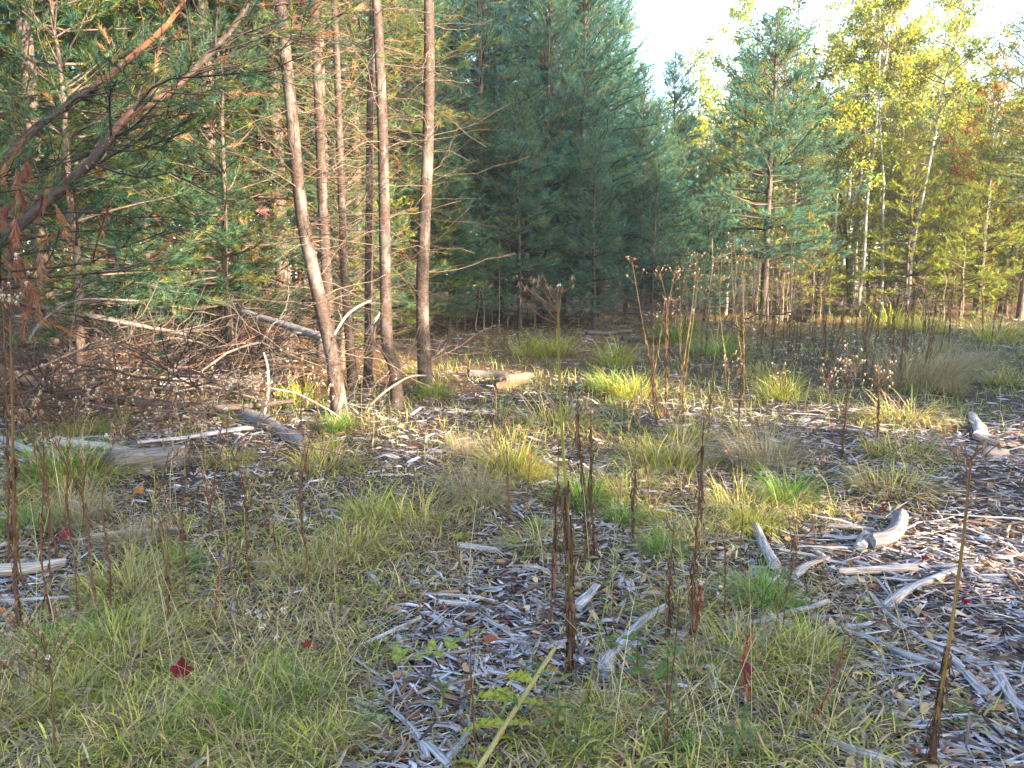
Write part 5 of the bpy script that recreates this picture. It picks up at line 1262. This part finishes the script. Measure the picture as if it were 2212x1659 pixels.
# ------------------------------------------------------------------ fallen leaves
def maple_geo(curl, seed):
    r = np.random.default_rng(seed)
    out = []
    for a, rad in [(-2.7, .42), (-2.25, .62), (-1.8, .52), (-1.45, .74), (-1.12, .95), (-.92, .80), (-.72, .66), (-.42, .82), (-.18, .98), (0, 1.18)]:
        out.append((a, rad))
    out = out + [(-a, q) for a, q in out[::-1][1:]]
    th = np.array([a for a, _ in out]); rad = np.array([q for _, q in out])
    ring = np.stack([rad * np.cos(th), rad * np.sin(th)], -1)
    mid = ring * .5
    V = np.concatenate([[[0, 0]], mid, ring]) * .5
    z = curl * (V[:, 0] ** 2 * 1.1 + np.abs(V[:, 1]) * .5) + .03 * r.normal(size=len(V))
    V = np.c_[V, z]; n = len(ring); T = []
    for i in range(n - 1):
        T += [[0, 1 + i, 2 + i], [1 + i, 1 + n + i, 2 + n + i], [1 + i, 2 + n + i, 2 + i]]
    return V, np.array(T)
MV = []
for i, cu in enumerate((.25, .5, -.3, .8)):
    Vm, Tm = maple_geo(cu, i)
    G = Geo().add(Vm, Tm, np.ones((len(Vm), 3)) * (1 + .12 * np.sin(9 * Vm[:, :1]) ))
    P = spline([[0, 0, 0], [-.3, .03, .02], [-.62, .10, .06]], 5)
    G.add(*tubes(P, np.full(5, .012), 4, (1.1, .9, .8)))
    MV.append(G.mesh('maple_leaf', M_litter, True))
OV = []
for i, (dr, fo) in enumerate(((.2, .5), (-.5, .9), (.5, 1.4), (0, .2))):
    Vm, Tm = leaf_geo(1.0, .30, fold=fo, droop=dr, k=7); Vm[:, 0] -= .5
    OV.append(Geo().add(Vm, Tm, np.ones(3)).mesh('fallen_leaf', M_litter, True))
def fallen(u, v, px, colr, label, group=None, maple=False, up=.02, tilt=.3, stand=False):
    p = gp(u, v)
    s = px / F_PX * math.hypot(p[0], p[1])
    o = put('maple_leaf' if maple else 'fallen_leaf', PR.choice(MV if maple else OV), None, p + np.array([0, 0, up]), (PR.gauss(0, tilt) + (.75 if maple else 0), PR.gauss(0, tilt), PR.uniform(0, 6.28)), s)
    if stand: o.rotation_euler = (PR.gauss(0, .15), -1.05, 1.57 + PR.gauss(0, .3))
    o.color = (*colr, 1)
    return tag(o, label, 'maple leaf' if maple else 'fallen leaf', group)
MAR, CRI, ORA, TANL, BRL = (.13, .012, .022), (.30, .018, .035), (.38, .15, .045), (.42, .28, .15), (.15, .055, .03)
fallen(396, 1496, 56, MAR, 'large maroon maple leaf standing in the matted grass', maple=True, up=.075, stand=True)
fallen(664, 1426, 27, (.17, .012, .02), 'small dark red maple leaf right of the large maroon one', maple=True, up=.06, stand=True)
fallen(138, 1180, 30, (.16, .015, .03), 'dark red maple leaf beside the pale stick on the left', maple=True, up=.06, stand=True)
fallen(1140, 1015, 18, (.40, .03, .05), 'bright red leaf glowing in the golden grass', maple=True, up=.12, stand=True)
fallen(2083, 1321, 30, CRI, 'crimson leaf on the chips beside the right-hand stalk', up=.03)
fallen(1992, 1218, 28, (.15, .012, .025), 'dark red leaf right of the straight pale stick', maple=True)
fallen(195, 1284, 22, (.12, .02, .035), 'maroon leaf at the foot of the left weed stems')
fallen(1612, 1508, 36, (.12, .015, .03), 'withered dark maroon leaf caught on the red stem', maple=True, up=.10, stand=True)
fallen(1823, 1473, 22, (.45, .25, .07), 'yellow-orange leaf at the edge of the turf')
fallen(1880, 1270, 16, (.16, .02, .03), 'small maroon leaf below the straight pale stick')
fallen(1855, 1457, 28, (.26, .09, .04), 'russet curled leaf under the long rounded branch')
fallen(1060, 1392, 38, (.24, .09, .045), 'curled russet leaf in the bare patch')
fallen(1945, 1604, 34, (.30, .10, .045), 'orange-brown leaf near the bottom edge on the chips', maple=True)
fallen(1975, 1632, 30, (.20, .07, .04), 'brown leaf beside the ragged stalk foot', maple=True)
fallen(1440, 1294, 36, (.26, .09, .04), 'rust brown leaf beside the brown stalk')
fallen(800, 1500, 0.1 + 24, (.14, .03, .03), 'dark reddish leaf between grey sticks at the bottom', maple=True)
fallen(880, 1654, 44, (.15, .03, .025), 'dark red-brown leaf at the very bottom edge', maple=True)
fallen(1050, 1250, 26, (.10, .02, .03), 'dark purple leaf at the top of the bare patch')
fallen(1088, 1352, 30, (.26, .08, .09), 'pinkish dead leaf in the bare patch')
fallen(445, 1328, 28, (.50, .36, .18), 'pale tan leaf in the matted grass', up=.06)
fallen(108, 1298, 24, (.48, .24, .09), 'orange leaf below the left weed stems')
fallen(5, 1336, 26, (.42, .16, .07), 'orange-brown leaf at the left picture edge')
fallen(587, 1142, 20, (.48, .22, .08), 'orange leaf near the round stone')
fallen(942, 1150, 18, (.50, .22, .08), 'orange leaf above the yellow-green rosette')
fallen(1350, 850, 22, (.38, .08, .05), 'red-brown leaf lying behind the tallest weed')
fallen(2115, 950, 18, (.50, .20, .07), 'orange leaf at the end of the sunlit strip')
n = 0
while n < 95:
    u, v = PR.uniform(0, 2212), PR.uniform(860, 1655)
    p = gp(u, v)
    c = PR.choice([ORA, TANL, BRL, TANL, (.30, .19, .11), (.20, .06, .045), (.46, .33, .18)])
    z = ('on the chips at the right' if u > 1500 else 'on the open ground in the middle' if u > 750 else 'on the left side of the clearing')
    fallen(u, v, PR.uniform(12, 24), c, 'small dry leaf lying ' + z, 'small dry leaves ' + z)
    n += 1

# ------------------------------------------------------------------ stones
def stone(u, v, px, label, colr, fl=.6):
    p = gp(u, v); s = px / F_PX * math.hypot(p[0], p[1]) / 2
    r = np.random.default_rng(int(u * 7 + v))
    k, m = 7, 10
    ph = np.linspace(0, np.pi, k)[:, None]; th = np.arange(m)[None] * 2 * np.pi / m
    q = np.stack([np.sin(ph) * np.cos(th), np.sin(ph) * np.sin(th), np.cos(ph) + 0 * th], -1)
    q = q * (1 + .12 * r.normal(size=(k, m, 1))) ; q[0] = q[0].mean(0); q[-1] = q[-1].mean(0)
    V = (q * [1, .8, fl]).reshape(-1, 3) * s; i = np.arange(k - 1)[:, None] * m; j = np.arange(m)[None]
    a, b, c, d = i + j, i + (j + 1) % m, i + m + (j + 1) % m, i + m + j
    T = np.concatenate([np.stack([a, d, c], -1).reshape(-1, 3), np.stack([a, c, b], -1).reshape(-1, 3)])
    tag(put('stone', Geo().add(V, T, colr, V * 3).mesh('stone', M_chip, True), None, p + np.array([0, 0, s * fl * .5])), label, 'stone')
stone(699, 1074, 20, 'round tan stone in the grass before the debris mound', (.36, .30, .22))
stone(2150, 985, 48, 'pale pinkish rock at the end of the sunlit strip', (.42, .34, .29), .45)
stone(1890, 1632, 30, 'pink pebble at the bottom edge beside the grey stick', (.40, .27, .23))
stone(1775, 1078, 20, 'pinkish stone right of the green tuft', (.42, .32, .27))
stone(1965, 1608, 20, 'small whitish pebble near the orange-brown leaf', (.5, .48, .45))
stone(1060, 1303, 16, 'white pebble beside the thin curving stick', (.55, .52, .48))
stone(610, 1005, 12, 'grey pebble in front of the slanting log', (.34, .33, .32))

# ------------------------------------------------------------------ a label of its own for every repeat: what it stands by
LMK = [(ph, gp(u, v)) for ph, u, v in [
    ('the bent elbow log', 1912, 1165), ('the straight pale stick', 1890, 1243), ('the torn grey post', 1650, 1190), ('the cracked wood strip', 1995, 1393), ('the long rounded branch', 1925, 1413),
    ('the curved fibrous strip', 1990, 1275), ('the right-hand brown stalk', 2008, 1655), ('the crimson leaf', 2083, 1321), ('the pale crooked log', 1354, 1393), ('the tallest weed', 1230, 1468),
    ('the broken pale stalk', 1100, 1553), ('the split grey strips', 900, 1590), ('the limp yellow-green shoot', 920, 1440), ('the pale short stick', 1030, 1193), ('the dense green tuft', 1430, 1196),
    ('the rich drooping tuft', 1640, 1300), ('the beige dry clump', 1655, 1010), ('the sunlit yellow tuft', 1690, 862), ('the dark red spike', 1818, 990), ('the pinkish rock', 2150, 985),
    ('the largest beige grass cloud', 1965, 838), ('the golden grass', 1110, 1025), ('the grey-beige clump', 1030, 1075), ('the round tan stone', 699, 1074), ('the large maroon leaf', 396, 1496),
    ('the small red leaf', 664, 1426), ('the thick rotting log', 325, 1012), ('the slanting grey log', 560, 922), ('the tan split log', 60, 1242), ('the tall left-edge stalk', 37, 1358),
    ('the button-headed weed', 118, 1655), ('the dark fine tuft', 655, 1520), ('the green-stemmed fluffy weed', 581, 1645), ('the lone brown stalk', 363, 1366), ('the hanging dark trunk', 320, 890),
    ('the pale barkless log', 480, 826), ('the twin-stemmed pine', 735, 893), ('the crooked-footed trunk', 858, 884), ('the thickest bare trunk', 921, 848), ('the root stump', 1118, 832),
    ('the dark fallen logs', 1350, 732), ('the sunlit grass patch', 1200, 765), ('the open bluish pine', 1650, 692), ('the black snag', 1835, 676), ('the glowing yellow shoots', 2005, 716),
    ('the right-edge bright grass', 2150, 738), ('the red curved stem', 1710, 1580), ('the reddish bramble', 1440, 1520), ('the orange-brown leaf', 1945, 1604)]]
LMK = [(p, q[0], q[1]) for p, q in LMK] + [('the leaning dark pine', *gp(1080, 690)[:2]), ('the sky-gap pine', *gp(1282, 692)[:2]), ('the curving white birch', 13.45, 26.6), ('the orange maple', 17.2, 28.6), ('the shadowy edge pine', 18.2, 26.4),
    ('the gap-edge aspen', 9.5, 31.2), ('the corner forest pine', -5.75, 9.6), ('the brush-pile pine', -4.9, 8.7), ('the left-edge low pine', -6.6, 9.4), ('the taller low pine', -5.2, 11.2), ('the small hidden pine', -2.7, 12.2), ('the glimpsed orange maple', -9.0, 33.0)]
LX = np.array([[x, y] for _, x, y in LMK])
LUV = np.stack(project(LX[:, 0], LX[:, 1], 0.0), -1)
ORD = ['nearest', 'second nearest', 'third nearest', 'fourth nearest', 'fifth nearest', 'sixth nearest', 'seventh nearest', 'eighth nearest', 'ninth nearest', 'tenth nearest', 'eleventh nearest', 'twelfth nearest', 'thirteenth nearest', 'fourteenth nearest', 'fifteenth nearest', 'sixteenth nearest', 'seventeenth nearest', 'eighteenth nearest', 'nineteenth nearest', 'twentieth nearest']
BASE = {'dark pines behind the clearing': 'dark blue-green pine', 'pines in the wood behind the bare trunks': 'bare-footed forest pine', 'young pines under the wood': 'yellow-green young pine', 'young pines in the sunlit wood': 'sunlit young pine',
        'young pines at the front of the sunlit wood': 'low sunlit young pine', 'pines in the sunlit wood beyond the clearing': 'sunlit green pine', 'yellow aspens beyond the clearing': 'yellow-leaved aspen', 'dead branches in the brush pile': 'tangled dead branch', 'bare saplings at the edge of the wood': 'thin bare sapling',
        'dead branches around the trunks': 'small dead twiggy branch', 'dead branches under the shaded pines': 'shaded dead branch', 'dead branches under the sunlit wood': 'sunlit dead branch', 'tall weeds right of the centre': 'tall brown weed stalk',
        'tall weeds beside the dry clump': 'tall dark-footed weed', 'fluffy weeds before the open pine': 'fluffy-topped weed stalk', 'dark shaggy weeds behind the chips': 'dark shaggy weed stalk', 'white-fluffed weeds by the sunlit wood': 'tall white-fluffed weed',
        'distant fluffy weeds': 'distant fluffy weed', 'thin weed stalks on the left': 'thin red-brown weed stalk', 'white-seeded asters before the brush pile': 'white-seeded aster', 'white-seeded asters behind the chips': 'white-seeded aster',
        'thin weed stalks in the middle': 'thin brown weed stalk', 'thin weed stalks near the green tufts': 'short thin weed stalk', 'goldenrods before the shaded pines': 'small goldenrod plant'}
def tone(c):
    r_, g_, b_ = c[0], c[1], c[2]
    m_ = (r_ + g_ + b_) / 3
    if r_ > 1.6 * b_: return 'russet' if r_ < .27 else 'tan'
    return 'pale grey' if m_ > .43 else 'dark grey' if m_ < .31 else 'grey'
def leaf_tone(c):
    return 'orange' if c[0] > .35 and c[1] < .18 else 'tan' if c[0] > .35 else 'dark russet' if c[0] < .22 else 'brown'
buckets = {}
SCAT = ('wood_chip', 'stick', 'fallen_leaf', 'grass_tuft', 'dry_grass_clump')
for o in list(S.objects):
    gname = o.get('group')
    if o.parent is not None or not gname or gname in ('pines behind the viewpoint', 'bare pine trunks of the clump'): continue
    nm = o.name.split('.')[0]
    if nm == 'wood_chip': base = tone(o.color) + ' splintered wood chip'
    elif nm == 'stick': base = tone(o.color) + ' thin weathered stick'
    elif nm == 'fallen_leaf': base = leaf_tone(o.color) + ' dry fallen leaf'
    elif nm in ('grass_tuft', 'dry_grass_clump'): base = o['label'].split(' growing')[0]
    else: base = BASE[gname]
    d = np.hypot(LX[:, 0] - o.location.x, LX[:, 1] - o.location.y)
    i = int(np.argmin(d))
    u, v = project(o.location.x, o.location.y, 0.0)
    du, dv = float(u) - LUV[i, 0], float(v) - LUV[i, 1]
    rel = ('right of' if du > 0 else 'left of') if abs(du) > 1.2 * abs(dv) else ('in front of' if dv > 0 else 'behind')
    buckets.setdefault('%s %s %s' % (base, rel, LMK[i][0]), []).append((d[i], o.name, o))
for key, lst in buckets.items():
    lst.sort(key=lambda q: q[:2])
    for k_, (_, _, o) in enumerate(lst):
        o['label'] = key if len(lst) == 1 else '%s, %s to it' % (key, ORD[min(k_, len(ORD) - 1)])
